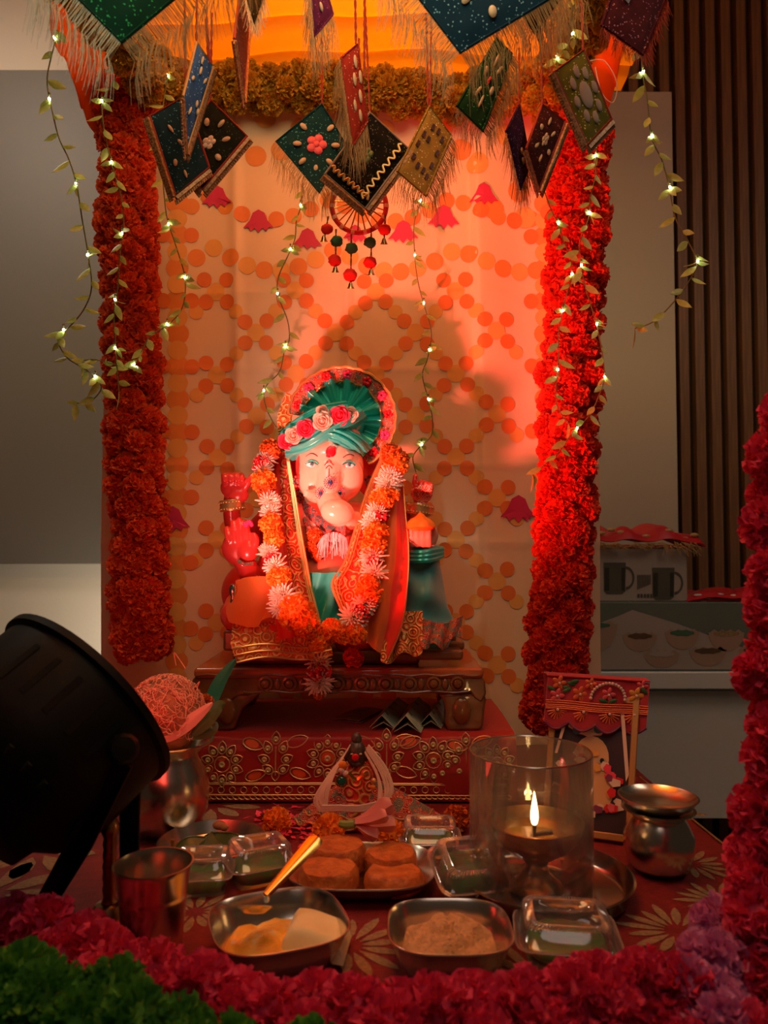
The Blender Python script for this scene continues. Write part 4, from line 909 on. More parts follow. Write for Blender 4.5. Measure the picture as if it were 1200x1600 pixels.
loose(432, 1284, 0, 'bright marigold on the cloth behind the plastic box and beside red petals', MG[0], 1.05, T+.018)
loose(515, 1300, 0, 'bright marigold behind the plate of fried cakes', MG[1], 1.2, T+.022)
loose(612, 1305, 0, 'marigold under the pink lily', MG[2], 1.0, T+.018)
loose(713, 1280, 0, 'dark orange marigold between the glass cylinder and a plastic box', MD, 1.0, T+.018)
mb = MB()
for k in range(240):
    x, y = (R.gauss(455, 28), R.gauss(1290, 13)) if k < 150 else (R.uniform(380, 800), R.uniform(1262, 1300))
    if y < 1256: continue
    c = PZ(x, y, T+.002+R.random()*.008); a = R.uniform(0, 6.28); d = Vector((math.cos(a), math.sin(a), R.uniform(-.3, .5))); e = Vector((-math.sin(a), math.cos(a), R.uniform(-.3, .3))); s = R.uniform(.004, .009)
    mb.poly([c-d*s, c+e*s*.5, c+d*s, c-e*s*.5])
tag(ob('rose_petals', mb, MT['rosep'], smooth=False), 'scattered crimson flower petals on the cloth before the riser', 'petals', kind='stuff')
# ---------------------------------------------------------------- hanging quilted squares
def twist(mb, a, b, r=.0013):
    a, b = Vector(a), Vector(b); L_ = (b-a).length; n = max(6, int(L_/.006))
    for ph in (0, PI):
        mb.tube([a.lerp(b, k/n)+Vector((math.cos(k*1.2+ph), math.sin(k*1.2+ph), 0))*r for k in range(n+1)], r, 4)
GM = {}
def glit(name, c, g=(.8, .8, .7)):
    if name not in GM: GM[name] = mat('glitter_'+name, c, .85, spec=.12, glitter=g, gscale=650)
    return GM[name]
FR2 = mat('pale_gold_fringe', (.31, .22, .10), .55, metal=.1)
DARKL = mat('dark_bead_lace', (.16, .09, .05), .4, metal=.3, c2=(.45, .28, .14), nscale=300)
RICK = mat('gold_rickrack', (.60, .42, .16), .35, metal=.6)
def square(label, px4, d, m, edge='fringe', beads=None, cords=(), fl=.05, fm=None, bm2='shell', skew=None, centre=None, group='quilted squares hanging from the canopy'):
    """px4: top, right, bottom, left corner in the picture; depth of the side corners follows from the true square"""
    top, rt, bt, lf = px4
    a = P(*top, d); c = P(*bt, d); half = (a-c).length/2; mid = (a+c)/2
    r_, l_ = P(*rt, d), P(*lf, d)
    wr = (r_-mid).length; wl = (l_-mid).length; sg = skew or 1
    # true half diagonal sideways; the foreshortened part goes into depth
    hd = max(half*.92, wr, wl)
    dr = sg*math.sqrt(max(0, hd**2-wr**2)); dl_ = -sg*math.sqrt(max(0, hd**2-wl**2))
    k = .8 if max(wr, wl) < .6*half else .5
    r_ = P(*rt, d+dr*k); l_ = P(*lf, d+dl_*k)
    t = thing('hanging_square', label, 'ornament', a, group if False else None)
    mid = (a+r_+c+l_)/4
    nrm = ((c-a).cross(r_-l_)).normalized()
    if nrm.y > 0: nrm = -nrm
    mb = MB(); pts = [a, r_, c, l_]; N = 10
    def f(u, v):
        p = (a.lerp(r_, u)).lerp(l_.lerp(c, u), v); q = min(u, 1-u, v, 1-v)
        return p+nrm*(.0035*min(1, q*7)+.0006*math.sin(u*20)*math.sin(v*20))
    def g(u, v):
        p = (a.lerp(r_, u)).lerp(l_.lerp(c, u), v); q = min(u, 1-u, v, 1-v); return p-nrm*(.0035*min(1, q*7))
    mb.sheet(f, 20, 20, 0); mb.sheet(g, 12, 12, 0); pn = ob('panel', mb, m, t, autosm=False)
    mb = MB(); mb.tube([a, r_, c, l_], .0022, 6, closed=True); ob('piping', mb, fm if edge == 'lace' and fm else MT['rim'] if edge == 'rick' else MT['cord'] if edge == 'lace' else m, t)
    down = Vector((0, 0, -1))
    if edge == 'fringe':
        mb = MB()
        for (p, q) in ((r_, c), (l_, c)):
            L_ = (p-q).length; n = int(L_/.0011)
            out = ((p+q)/2-mid).normalized()
            for j in range(n):
                s = p.lerp(q, (j+R.random())/n); l = fl*R.uniform(.75, 1.1); o_ = (out*.55+down).normalized()
                w_ = Vector((R.uniform(-.006, .006), R.uniform(-.006, .006), 0))
                mb.tube([s, s+out*l*.35+down*l*.12+w_*.5, s+o_*l*.75+w_, s+(o_+down*.25)*l+w_*1.6], [.0005, .00042, .00036, .0002], 3, cap=False)
        ob('fringe', mb, fm or MT['fringe'], t, kind='stuff')
    else:
        mb = MB()
        for (p, q) in ((r_, c), (l_, c)):
            out = ((p+q)/2-mid).normalized(); n = int((p-q).length/.0042)
            mb.tube([p+out*.005, q+out*.005], .0042, 5)
            for j in range(n+1):
                s = p.lerp(q, j/max(1, n)); mb.tube([s+out*.004, s+out*.013, s+out*.013+(q-p).normalized()*.003, s+out*.006+(q-p).normalized()*.003], .0015, 4)
        ob('bead_lace', mb, DARKL, t, kind='stuff')
    if edge == 'rick':
        for (p, q) in ((r_, c), (l_, c)):
            mb = MB(); inn = (mid-(p+q)/2).normalized(); n = 60
            mb.tube([p.lerp(q, .04+.9*j/n)+inn*(.014+.004*math.sin(j*.8))+nrm*.005 for j in range(n+1)], .0022, 5); ob('rickrack', mb, RICK, t)
    if beads:
        ux = (r_-l_)*.5; uz = (a-c)*.5
        for (x, z, s, kind) in beads:
            p = mid+ux*x+uz*z+nrm*.0048; ex = ux.normalized(); ez = uz.normalized(); X = Matrix((ex, -nrm, ez)).transposed()
            mb = MB()
            if kind == 'p':
                an = math.atan2(z, x); X = X @ Matrix.Rotation(an, 3, (0, -1, 0)); mb.ell(p, (s*.006, .0022, s*.0036), 10, 6, X)
            elif kind == 'f':
                for j in range(5): mb.ell(p+ex*(s*.005*math.cos(j*1.257))+ez*(s*.005*math.sin(j*1.257)), (s*.0036, .002, s*.0036), 8, 5, X)
                mb.ell(p, (s*.003, .003, s*.003), 8, 5, X)
            elif kind == 'd': mb.lathe([(s*.006, 0), (s*.006, .0012), (.0001, .0014)], p, 4, X @ Matrix.Rotation(-PI/2, 3, 'X') if False else X @ Matrix.Rotation(PI/2, 3, 'X'))
            elif kind == 'o': mb.ell(p, (s*.006, .0016, s*.0085), 12, 6, X)
            mm = MT[bm2] if kind != 'f' else (centre or MT['shell']); ob('shell' if kind in 'p' else 'mirror' if kind in 'do' else 'felt_flower', mb, mm, t)
    for k_, (ax, ay, bx, by) in enumerate(cords):
        mb = MB(); twist(mb, P(ax, ay, d+.004*k_), P(bx, by, d+.002*k_), .0011 if d > 1 else .0009); ob('cord', mb, MT['cord'], t)
    return t
ringb = lambda n, r, s, k='p', ph=0: [(r*math.cos(2*PI*i/n+ph), r*math.sin(2*PI*i/n+ph), s, k) for i in range(n)]
square('large green glitter square with long fringe at the upper left', ((230, -245), (395, -105), (190, 66), (62, -62)), .85, glit('green', (.003, .028, .010), (.03, .35, .08)), fl=.062, fm=FR2, beads=[(-.15, -.35, 1.6, 'p'), (.2, -.35, 1.6, 'p')])
square('narrow bright blue glitter square with cowries, turned edgewise', ((307, 66), (333, 104), (291, 236), (286, 150)), 1.10, glit('blue', (.03, .10, .32), (.4, .6, 1)), 'lace', ringb(5, .5, 1.0)+[(.1, .3, 1, 'p'), (.05, -.3, 1, 'p')], [(308, -60, 307, 66), (322, 15, 328, 98)], fm=MT['fringe'])
square('dark teal square with bead lace hanging left of the white-flowered one', ((290, 150), (327, 262), (274, 305), (234, 182)), 1.17, glit('night', (.008, .035, .055), (.1, .35, .45)), 'lace', [(-.35, .1, 1.0, 'p'), (-.1, -.45, 1, 'p'), (.25, -.5, .9, 'p'), (0, 0, 1, 'p')], [(288, -40, 290, 150)])
square('black square with a white felt flower at its centre and bead lace', ((329, 156), (386, 213), (316, 296), (272, 235)), 1.20, glit('blackish', (.010, .014, .010), (.06, .1, .06)), 'lace', ringb(7, .48, 1.2)+[(0, 0, 1.35, 'f')], [(331, 20, 329, 156), (322, 30, 328, 150)], centre=MT['mum'])
square('slim purple-brown square seen edge on near the canopy', ((376, -20), (388, 40), (380, 156), (366, 60)), 1.12, glit('mauve', (.12, .04, .04), (.5, .2, .2)), 'lace', None, [(378, -120, 376, -20)], fl=.02)
square('small dark square with striped fringe at the top, beside the slim one', ((398, -60), (412, -10), (396, 36), (384, -5)), 1.08, glit('umber', (.03, .025, .01), (.2, .2, .1)), 'fringe', None, [(398, -120, 398, -60)], fl=.02, fm=MT['shell'])
square('narrow purple square with pale fringe at the top centre', ((486, -95), (520, 22), (490, 58), (483, -40)), 1.05, glit('purple', (.10, .015, .07), (.4, .1, .3)), 'fringe', [(.1, .1, 1, 'p'), (.1, -.3, 1, 'p')], [(486, -160, 486, -95)], fl=.05, fm=FR2)
square('narrow brick red square with mirrors and pale fringe in the centre', ((558, 68), (574, 190), (552, 226), (533, 90)), 1.10, glit('brick', (.28, .025, .015), (.6, .3, .2)), 'fringe', [(-.2, .45, 1, 'o'), (.2, .4, 1, 'o'), (-.2, .1, 1, 'o'), (.25, .05, 1, 'o'), (-.1, -.35, .9, 'o'), (.3, -.3, .9, 'o')], [(554, -60, 556, 68), (570, -60, 569, 120)], fl=.045, fm=FR2)
square('teal glitter square with a pink felt flower and long fringe', ((503, 163), (540, 226), (499, 301), (432, 221)), 1.26, glit('teal', (.006, .045, .055), (.12, .4, .4)), 'fringe', ringb(8, .55, 1.25)+[(0, 0, 2.1, 'f')], [(503, 20, 503, 163)], fl=.040, centre=MT['flp'])
square('black velvet square with gold rickrack over the hoop', ((578, 176), (640, 234), (571, 326), (508, 272)), 1.20, glit('black', (.006, .006, .005), (.15, .15, .12)), 'rick', [(-.05, .1, 1.5, 'f')], [(567, -60, 578, 176)], centre=MT['flg'])
square('mustard square with dark diamond mirrors and pale fringe', ((671, 166), (705, 212), (665, 306), (621, 268)), 1.22, glit('mustard', (.30, .19, .04), (.8, .7, .4)), 'fringe', [(x*.24, z*.2, 1.0, 'd') for x, z in ((-.7, 2.2), (.7, 2.3), (-1.6, 1.6), (0, 1.3), (1.6, 1.4), (-2.2, .4), (2.2, .2), (-1.5, -.9), (1.5, -1), (-.6, -1.9), (.7, -2), (0, -2.9))], [(666, 20, 669, 166), (674, 25, 672, 166)], fl=.042, fm=FR2, bm2='photobg')
square('large blue glitter square with long gold fringe at the top', ((790, -215), (905, -30), (719, 82), (610, -60)), .92, glit('ocean', (.004, .030, .065), (.2, .5, .65)), 'fringe', [(-.10, -.38, 1.6, 'p'), (.2, -.5, 1.4, 'p')], [], fl=.058, fm=FR2)
square('dark green square with pale petals under the large blue square', ((776, 60), (800, 84), (754, 205), (714, 166)), 1.12, glit('forest', (.01, .05, .015), (.1, .4, .1)), 'fringe', ringb(6, .38, 1.4)+[(0, 0, .7, 'f')], [(778, -10, 776, 60)], fl=.038, fm=FR2, centre=MT['tilak'])
square('dark brown fringed square at the top beside the large blue one', ((850, -120), (880, -10), (836, 52), (790, -20)), 1.02, glit('cocoa', (.035, .015, .01), (.2, .12, .1)), 'fringe', None, [], fl=.045, fm=MT['fringe'])
square('narrow dark purple square hanging by the right flower pillar', ((811, 164), (828, 255), (813, 296), (791, 205)), 1.24, glit('plum', (.03, .008, .04), (.2, .15, .3)), 'fringe', [(0, -.1, 1, 'p'), (.1, -.3, 1, 'p')], [(811, 75, 811, 164)], fl=.035)
square('maroon square with a beige felt flower by the right flower pillar', ((847, 163), (883, 190), (842, 296), (822, 232)), 1.26, glit('maroon', (.05, .010, .008), (.3, .12, .1)), 'lace', ringb(6, .42, 1.1)+[(0, 0, 1.3, 'f')], [(845, 45, 847, 163), (860, 45, 862, 130)])
square('olive glitter square with round mirrors and dark bead lace', ((912, 78), (955, 186), (917, 226), (866, 112)), 1.08, glit('olive', (.14, .14, .02), (.7, .7, .3)), 'lace', ringb(8, .45, 1.05, 'o')+[(0, 0, 2.2, 'o')], [(908, -60, 911, 78)], bm2='rim')
square('maroon glitter square at the upper right corner', ((985, -100), (1040, -5), (1003, 86), (940, 40)), 1.0, glit('wine', (.07, .010, .016), (.6, .3, .4)), 'fringe', [(0, .3, 1.2, 'd'), (-.3, .1, 1.2, 'd'), (.3, .1, 1.2, 'd')], [], fl=.018, fm=MT['cord'], bm2='photobg')
# ---------------------------------------------------------------- hoop ornament
HD = 1.28; hp = thing('hoop_ornament', 'red wrapped hoop with golden spokes, pompoms and small bells below the black square', 'ornament', P(560, 320, HD))
hc = P(561, 322, HD); hr = 43*HD/1200
mb = MB(); mb.tube([hc+Vector((hr*math.cos(a), 0, hr*math.sin(a))) for a in [2*PI*k/48 for k in range(48)]], .0042, 8, closed=True); ob('ring', mb, MT['ring'], hp)
for k in range(14):
    a = 2*PI*k/14; c = hc+Vector((hr*math.cos(a), 0, hr*math.sin(a))); e = Vector((-math.sin(a), 0, math.cos(a)))
    mb = MB(); mb.tube([c-e*.003, c+e*.003], .0047, 8); ob('wrap_band', mb, MT['thread'], hp)
for k in range(22):
    a = 2*PI*k/22+.1; mb = MB(); mb.tube([hc+Vector((.006*math.cos(a), -.001, .006*math.sin(a)+.006)), hc+Vector((hr*math.cos(a), -.001, hr*math.sin(a)))], .0013, 5); ob('spoke', mb, MT['goldspoon'], hp)
twistm = MB(); twist(twistm, P(561, 279, HD), P(561, 60, HD)); ob('cord', twistm, MT['cord'], hp)
def pompom(c, r, m, par):
    mb = MB(); mb.ell(c, (r, r, r*.82), 14, 10)
    for v in mb.v: v += (v-c)*.10*R.uniform(-1, 1)
    return ob('pompom', mb, MT[m], par, autosm=False)
def bell_(c, s, par):
    mb = MB(); mb.lathe([(.0001, .9*s), (.25*s, .8*s), (.4*s, .45*s), (.5*s, .1*s), (.72*s, -.2*s), (.6*s, -.15*s), (.35*s, .2*s), (.0001, .5*s)], c, 16, Matrix.Rotation(.35, 3, 'X')); return ob('bell', mb, MT['bell'], par)
def px2(x, y): return P(x, y, HD-.004)
for xs in ([(513, 338), (511, 358, 'pomr', 9.5), (506, 376, 'b')], [(525, 358), (526, 377, 'pomg', 10), (523, 407, 'pomr', 10.5), (524, 424, 'b')], [(549, 366), (549, 388, 'pomg', 10), (547, 430, 'pomr', 11.5), (548, 449, 'b')], [(580, 356), (578, 379, 'pomg', 10), (578, 410, 'pomr', 10.5), (580, 428, 'b')], [(602, 336), (601, 359, 'pomr', 10), (600, 380, 'b')]):
    mb = MB(); twist(mb, px2(*xs[0][:2]), px2(*xs[-1][:2]), .0009); ob('bead_chain', mb, MT['bell'], hp)
    for q in xs[1:]:
        if q[2] == 'b': bell_(px2(q[0], q[1]), 9*HD/1200, hp)
        else: pompom(px2(q[0], q[1]), q[3]*HD/1200, q[2], hp)
# ---------------------------------------------------------------- leafy light strings
def leafmesh(L_, w_):
    mb = MB(); n = 6; vs = []
    for k in range(n+1):
        t = k/n; ww = w_*math.sin(PI*t**.8)*(1 if 0 < k < n else 0); z = -.12*L_*t*t
        vs += [Vector((L_*t, ww, z+.1*ww)), Vector((L_*t, 0, z-.12*w_)), Vector((L_*t, -ww, z+.1*ww))]
    fs = []
    for k in range(n):
        a = 3*k; fs += [(a, a+3, a+4, a+1), (a+1, a+4, a+5, a+2)]
    mb.add(vs, fs); return mesh_of(mb, MT['leaf'], 'leaf')
LM = [leafmesh(.029, .0062), leafmesh(.023, .0056), leafmesh(.032, .0060)]
BM = MB(); BM.ell((0, 0, 0), (.0018, .0018, .0028), 8, 6); BME = mesh_of(BM, MT['bulb'], 'bulb')
CM = MB(); CM.lathe([(.0001, .0), (.0016, .001), (.0016, .005), (.0001, .006)], (0, 0, .0025), 6); CME = mesh_of(CM, MT['stem'], 'socket')
VN = 0
def vine(label, pts, d0, d1, bulbs, gap=.021, sc=1.0):
    n = len(pts); w_ = [P(x, y, lerp(d0, d1, i/(n-1))) for i, (x, y) in enumerate(pts)]
    path = smoothpath(w_, 6); L_ = sum((path[i+1]-path[i]).length for i in range(len(path)-1))
    t = thing('leafy_light_string', label, 'string lights', w_[0]); mb = MB(); mb.tube(path, .0011, 5); ob('stem', mb, MT['stem'], t)
    k = 0; s = gap*.5
    while s < L_:
        p = along(path, s/L_); tg = (along(path, min(1, s/L_+.01))-p); tg.normalize()
        sd = Vector((1, 0, 0)) if k % 2 else Vector((-1, 0, 0)); d = (tg*R.uniform(.2, .9)+sd*R.uniform(.5, 1.0)+Vector((0, R.uniform(-.5, .1), R.uniform(-.6, .1)))).normalized()
        up = Vector((R.uniform(-.5, .5), -1, R.uniform(-.2, .8))); y_ = d.cross(up).normalized() if d.cross(up).length > .05 else Vector((0, 0, 1)); z_ = d.cross(y_); X = Matrix((d, y_, z_)).transposed().to_4x4()
        put('leaf', R.choice(LM), t, p, X.to_euler(), R.uniform(.75, 1.1)*sc)
        k += 1; s += gap*R.uniform(.7, 1.25)
    put('leaf', LM[2], t, path[-1], (R.uniform(-1, 1), PI/2, 0), sc)
    for (x, y) in bulbs:
        i = min(range(len(path)), key=lambda i: (proj(path[i])[0]-x)**2+(proj(path[i])[1]-y)**2); q = path[i]
        b = put('bulb', BME, t, q+Vector((0, -.003, .001)), (R.uniform(-.6, .6), R.uniform(-.6, .6), 0)); put('socket', CME, t, q+Vector((0, -.003, .0035)))
        for j in range(2): put('leaf', LM[1], t, q, (R.uniform(0, 6), R.uniform(-.2, 1), R.uniform(0, 6)), .9*sc)
vine('light string with leaves hanging in front of the grey board, outermost left', [(85, -20), (88, 50), (74, 120), (80, 165), (92, 215), (108, 250), (120, 290), (128, 340), (138, 400), (143, 450), (130, 485), (107, 512), (91, 525), (93, 540), (106, 560), (130, 575), (150, 590), (158, 608), (140, 628), (118, 630)], 1.1, 1.28, [(87, 57), (79, 156), (118, 292), (136, 402), (100, 517), (150, 590)])
vine('light string with leaves running down the left flower pillar', [(192, 70), (188, 100), (176, 130), (160, 160), (163, 205), (172, 245), (180, 275), (190, 310), (193, 350), (187, 400), (185, 440), (180, 475), (178, 500), (181, 545), (183, 580), (186, 612)], 1.28, 1.36, [(190, 100), (157, 163), (175, 258), (185, 362), (184, 472), (178, 547)])
vine('light string with leaves curving from the backdrop across the left pillar', [(262, 120), (255, 165), (252, 230), (256, 300), (262, 345), (275, 385), (289, 435), (285, 480), (262, 508), (235, 525), (218, 555), (205, 575), (180, 570), (150, 562), (130, 563)], 1.40, 1.36, [(263, 122), (263, 352), (289, 438), (260, 508), (207, 570)])
vine('light string with leaves in front of the backdrop, left of the idol turban', [(472, 290), (470, 322), (463, 345), (461, 372), (452, 395), (436, 430), (434, 460), (449, 500), (452, 530), (445, 545), (437, 580), (418, 600), (412, 618), (419, 645), (432, 668)], 1.50, 1.52, [(470, 323), (455, 392), (435, 460), (446, 542), (412, 611)], gap=.025)
vine('light string with leaves in front of the backdrop, right of the hoop', [(660, 280), (657, 315), (647, 350), (648, 400), (653, 440), (662, 475), (674, 520), (668, 560), (660, 585), (668, 620), (675, 650), (674, 680), (656, 698), (645, 715), (650, 738)], 1.50, 1.52, [(657, 315), (647, 400), (662, 477), (668, 546), (674, 625), (656, 692)], gap=.025)
vine('light string with leaves on the inner side of the right pillar', [(845, 280), (858, 320), (872, 350), (880, 375), (890, 400), (893, 430), (880, 480), (873, 520), (872, 570), (868, 620), (876, 645), (888, 662)], 1.34, 1.36, [(875, 350), (893, 432), (876, 488), (872, 580)])
vine('light string with leaves on the outer side of the right pillar', [(934, 215), (930, 245), (930, 275), (922, 310), (920, 340), (906, 380), (907, 410), (915, 450), (930, 500), (940, 545), (944, 590), (935, 620), (920, 650), (892, 680), (872, 708), (852, 725), (832, 742)], 1.30, 1.36, [(930, 243), (921, 337), (908, 415), (933, 507), (943, 592), (897, 668)])
vine('light string with leaves hanging before the slatted wall, outermost right', [(1002, 70), (1004, 115), (1012, 160), (1018, 215), (1034, 250), (1046, 295), (1055, 340), (1074, 375), (1089, 410), (1076, 440), (1050, 475), (1020, 503), (992, 513)], 1.15, 1.25, [(1005, 117), (1019, 213), (1047, 297), (1087, 411)])
vine('short light string among the mustard flowers at the upper right', [(898, -20), (894, 55), (882, 75), (870, 92)], 1.12, 1.16, [(894, 56), (870, 92)])
mb = MB(); mb.tube(smoothpath([P(922, 95, 1.15), P(945, 96, 1.13), P(964, 130, 1.13), P(958, 160, 1.14), P(940, 145, 1.14), P(930, 105, 1.15)], 6), .0008, 5); tag(ob('thread_loop', mb, MT['thread']), 'loop of pale pink thread beside the olive square', 'thread')
# ---------------------------------------------------------------- stage lamp
lp = thing('stage_lamp', 'black round stage lamp in the left foreground, tilted up at the idol', 'lamp', PAR_C)
XL = PAR_DIR.to_track_quat('Z', 'Y').to_matrix()
RL = .118
prof = [(.0001, -.085), (.055, -.085), (.075, -.080), (.080, -.06), (.100, -.045), (.112, -.02), (RL, .0), (RL, .075), (RL+.006, .078), (RL+.006, .086), (RL-.004, .090), (RL-.006, .075), (.0001, .070)]
mb = MB(); mb.lathe(prof, PAR_C, 56, XL); hs = ob('housing', mb, MT['blackp'], lp)
mb = MB(); mb.lathe([(.0001, .074), (RL-.010, .074), (RL-.010, .078), (.0001, .080)], PAR_C, 40, XL); ob('lens', mb, MT['lens'], lp, label='glowing red lens of the lamp')
camd = XL.transposed() @ (CAMP-PAR_C); ab = math.atan2(camd.y, camd.x)
for ring in range(5):
    mb = MB(); a0 = ab+.35-.26*ring; vs = []
    for (r_, z_) in ((RL+.0008, .058), (RL+.0008, .010)):
        for s in (-.030, .030): vs.append(PAR_C+XL @ Vector((r_*math.cos(a0+s), r_*math.sin(a0+s), z_)))
    mb.add(vs, [(0, 1, 3, 2)]); mb.add([v*1 for v in vs], [(0, 2, 3, 1)]); ob('vent_slot', mb, MT['slot'], hs, smooth=False)
    mb = MB(); a0 = ab+.30-.22*ring
    mb.tube([PAR_C+XL @ Vector((.083*math.cos(a0), .083*math.sin(a0), -.055)), PAR_C+XL @ Vector((.108*math.cos(a0), .108*math.sin(a0), -.028))], .0035, 6); ob('cooling_rib', mb, MT['slot'], hs)
kn = P(193, 1170, .79)
mb = MB(); mb.lathe([(.0001, -.012), (.014, -.012), (.016, -.004), (.016, .006), (.012, .012), (.0001, .013)], kn, 12, (CAMP-kn).to_track_quat('Z', 'Y').to_matrix()); ob('knob', mb, MT['blackp'], lp)
mb = MB(); mb.prism([P(184, 1165, .87), P(214, 1165, .87), P(218, 1230, .87), P(216, 1330, .87), P(186, 1330, .87), P(186, 1250, .87)], (0, .006, 0)); ob('yoke_arm', mb, MT['blackp'], lp, bevel=.001)
f0, f1_ = PZ(52, 1412, T+.002), PZ(86, 1416, T+.002)
mb = MB(); mb.prism([P(176, 1175, .79), P(205, 1200, .79), P(140, 1330, .77), f1_, f0, P(112, 1300, .775)], (0, .006, 0)); ob('foot_strap', mb, MT['blackp'], lp, bevel=.001)
q0, q1 = PZ(188, 1424, T+.002), PZ(214, 1424, T+.002)
mb = MB(); mb.prism([P(186, 1322, .87), P(216, 1322, .87), q1, q0], (0, .006, 0)); ob('foot_strap', mb, MT['blackp'], lp, bevel=.001)
mb = MB(); mb.prism([PZ(-90, 1330, T+.002)+Vector((0, .0, 0)), PZ(-60, 1330, T+.002), P(-50, 1180, .86), P(-80, 1180, .86)], (0, .006, 0)); ob('yoke_arm', mb, MT['blackp'], lp, bevel=.001)
# ---------------------------------------------------------------- vessels
def lathe_thing(name, label, cat, px, py, z, prof, m, n=48, part='body', sq=None, ry=1, rot=0, c=None):
    c = c or PZ(px, py, z); t = thing(name, label, cat, c)
    mb = MB(); mb.lathe(prof, c, n, None, 0, sq, ry, rot); return t, ob(part, mb, m, t), c
# tumbler
tm, _, c = lathe_thing('steel_tumbler', 'steel tumbler standing before the stage lamp', 'cup', 0, 0, 0, [(.0001, .001), (.027, .001), (.0285, .004), (.034, .058), (.0345, .060), (.034, .062), (.0345, .064), (.0375, .086), (.0395, .0915), (.0405, .0925), (.0385, .0925), (.0365, .086), (.0335, .06), (.028, .006), (.0001, .005)], MT['steel'], c=Vector((P(240, 1340, .80).x, .80, T+.0008)))
# left pot with coconut
c = Vector((P(262, 1200, 1.13).x, 1.13, T+.001))
pt = thing('water_pot', 'steel water pot holding the coconut, behind the stage lamp', 'pot', c)
pr = [(.0001, 0), (.030, 0), (.045, .010), (.058, .035), (.060, .060), (.054, .088), (.044, .104), (.042, .112), (.050, .122), (.064, .130), (.066, .133), (.062, .133), (.046, .124), (.038, .112), (.040, .104), (.050, .088), (.055, .06), (.050, .02), (.0001, .012)]
mb = MB(); mb.lathe(pr, c, 56); ob('body', mb, MT['steel'], pt)
cc = c+Vector((-.004, 0, .168))
co = thing('coconut', 'fibrous coconut lit red in the mouth of the left pot', 'coconut', cc)
mb = MB(); mb.ell(cc, (.056, .054, .052), 32, 20)
for v in mb.v: v += (v-cc).normalized()*.003*noise.noise(v*50)
ob('shell', mb, MT['coco'], co)
mb = MB()
for k in range(420):
    a = R.uniform(0, 2*PI); el = R.uniform(-.4, 1.4); d = Vector((math.cos(a)*math.cos(el), math.sin(a)*math.cos(el), math.sin(el)))
    if d.y > .5: continue
    p = cc+Vector((d.x*.057, d.y*.055, d.z*.053)); pts = [p]; dr = Vector((R.uniform(-1, 1), R.uniform(-1, 1), R.uniform(-1, 1)))
    for j in range(6):
        dr = (dr*.7+Vector((R.uniform(-1, 1), R.uniform(-1, 1), R.uniform(-1, 1)))*.75); q = pts[-1]+dr.normalized()*.007
        q = cc+(q-cc).normalized()*(.056+R.uniform(.0, .004)); pts.append(q)
    mb.tube(pts, .00055, 3, cap=False)
for (pp) in ([(275, 1040), (272, 1020), (280, 1030), (290, 1045)], [(300, 1105), (308, 1075), (312, 1065), (303, 1075)]): mb.tube(smoothpath([P(x, y, 1.10) for x, y in pp], 4), .0006, 4)
ob('fibre', mb, MT['fibre'], co, kind='stuff')
def bladeleaf(name, label, pts, d0, d1, w_, m, cat='leaf', bow=.3):
    pa = smoothpath([P(x, y, lerp(d0, d1, i/(len(pts)-1))) for i, (x, y) in enumerate(pts)], 6); mb = MB()
    def f(u, v):
        c_ = along(pa, v); t_ = (along(pa, min(1, v+.05))-along(pa, max(0, v-.05))).normalized(); n_ = t_.cross(Vector((0, 1, 0))).normalized()
        return c_+n_*(w_*(u-.5)*2*math.sin(PI*min(.985, .06+.92*v))**.8)+Vector((0, abs(u-.5)*w_*bow, 0))
    mb.sheet(f, 6, 20, .0008); return tag(ob(name, mb, m), label, cat)
bladeleaf('pale_leaf', 'pale pink dry leaf stuck in the rim of the left pot', [(238, 1156), (265, 1148), (300, 1125), (332, 1098)], 1.075, 1.10, .0105, MT['petalp'])
bladeleaf('mango_leaf', 'green leaf standing between the coconut and the stool leg', [(322, 1122), (330, 1095), (345, 1062), (368, 1030)], 1.21, 1.24, .011, MT['greenf'])
for k, (pts) in enumerate(([(300, 1150), (320, 1130), (340, 1105), (352, 1100)], [(285, 1152), (310, 1146), (330, 1140), (338, 1128)])):
    bladeleaf('mango_leaf', ('dark curled leaf at the rim of the left pot, upper one', 'dark curled leaf at the rim of the left pot, lower one')[k], pts, 1.10, 1.13, .010, MT['leafd'])
# right pot with dish
c = Vector((P(1029, 1300, 1.0).x, 1.0, T+.001)); rp = thing('small_water_pot', 'small steel water pot at the right side of the table', 'pot', c)
pr = [(.0001, 0), (.026, 0), (.038, .010), (.044, .030), (.0435, .046), (.036, .062), (.032, .068), (.034, .072), (.044, .078), (.046, .079), (.042, .080), (.030, .072), (.028, .067), (.034, .06), (.040, .04), (.035, .012), (.0001, .006)]
mb = MB(); mb.lathe(pr, c, 48); ob('body', mb, MT['steel'], rp)
c2 = c+Vector((.0, 0, .0805)); ds = thing('steel_dish', 'small steel dish lying on the mouth of the right pot', 'dish', c2)
mb = MB(); mb.lathe([(.0001, .0), (.036, .0), (.042, .004), (.0485, .013), (.050, .014), (.048, .0145), (.040, .006), (.0001, .0025)], c2, 44); ob('bowl', mb, MT['steel'], ds)
# bell with patterned handle
c = Vector((P(170, 1440, .845).x, .845, T+.001)); hb = thing('hand_bell', 'brass prayer bell with a patterned handle left of the tumbler', 'bell', c)
mb = MB(); mb.lathe([(.024, 0), (.026, .002), (.021, .010), (.019, .022), (.014, .030), (.0001, .033), ], c, 28); ob('bell_cup', mb, MT['brass'], hb)
mb = MB(); mb.lathe([(.0001, .03), (.0085, .032), (.006, .038)]+[(.0065+.0012*(k % 2), .040+.006*k) for k in range(11)]+[(.009, .106), (.010, .112), (.007, .120), (.003, .128), (.0001, .130)], c, 20); ob('handle', mb, MT['brass'], hb)
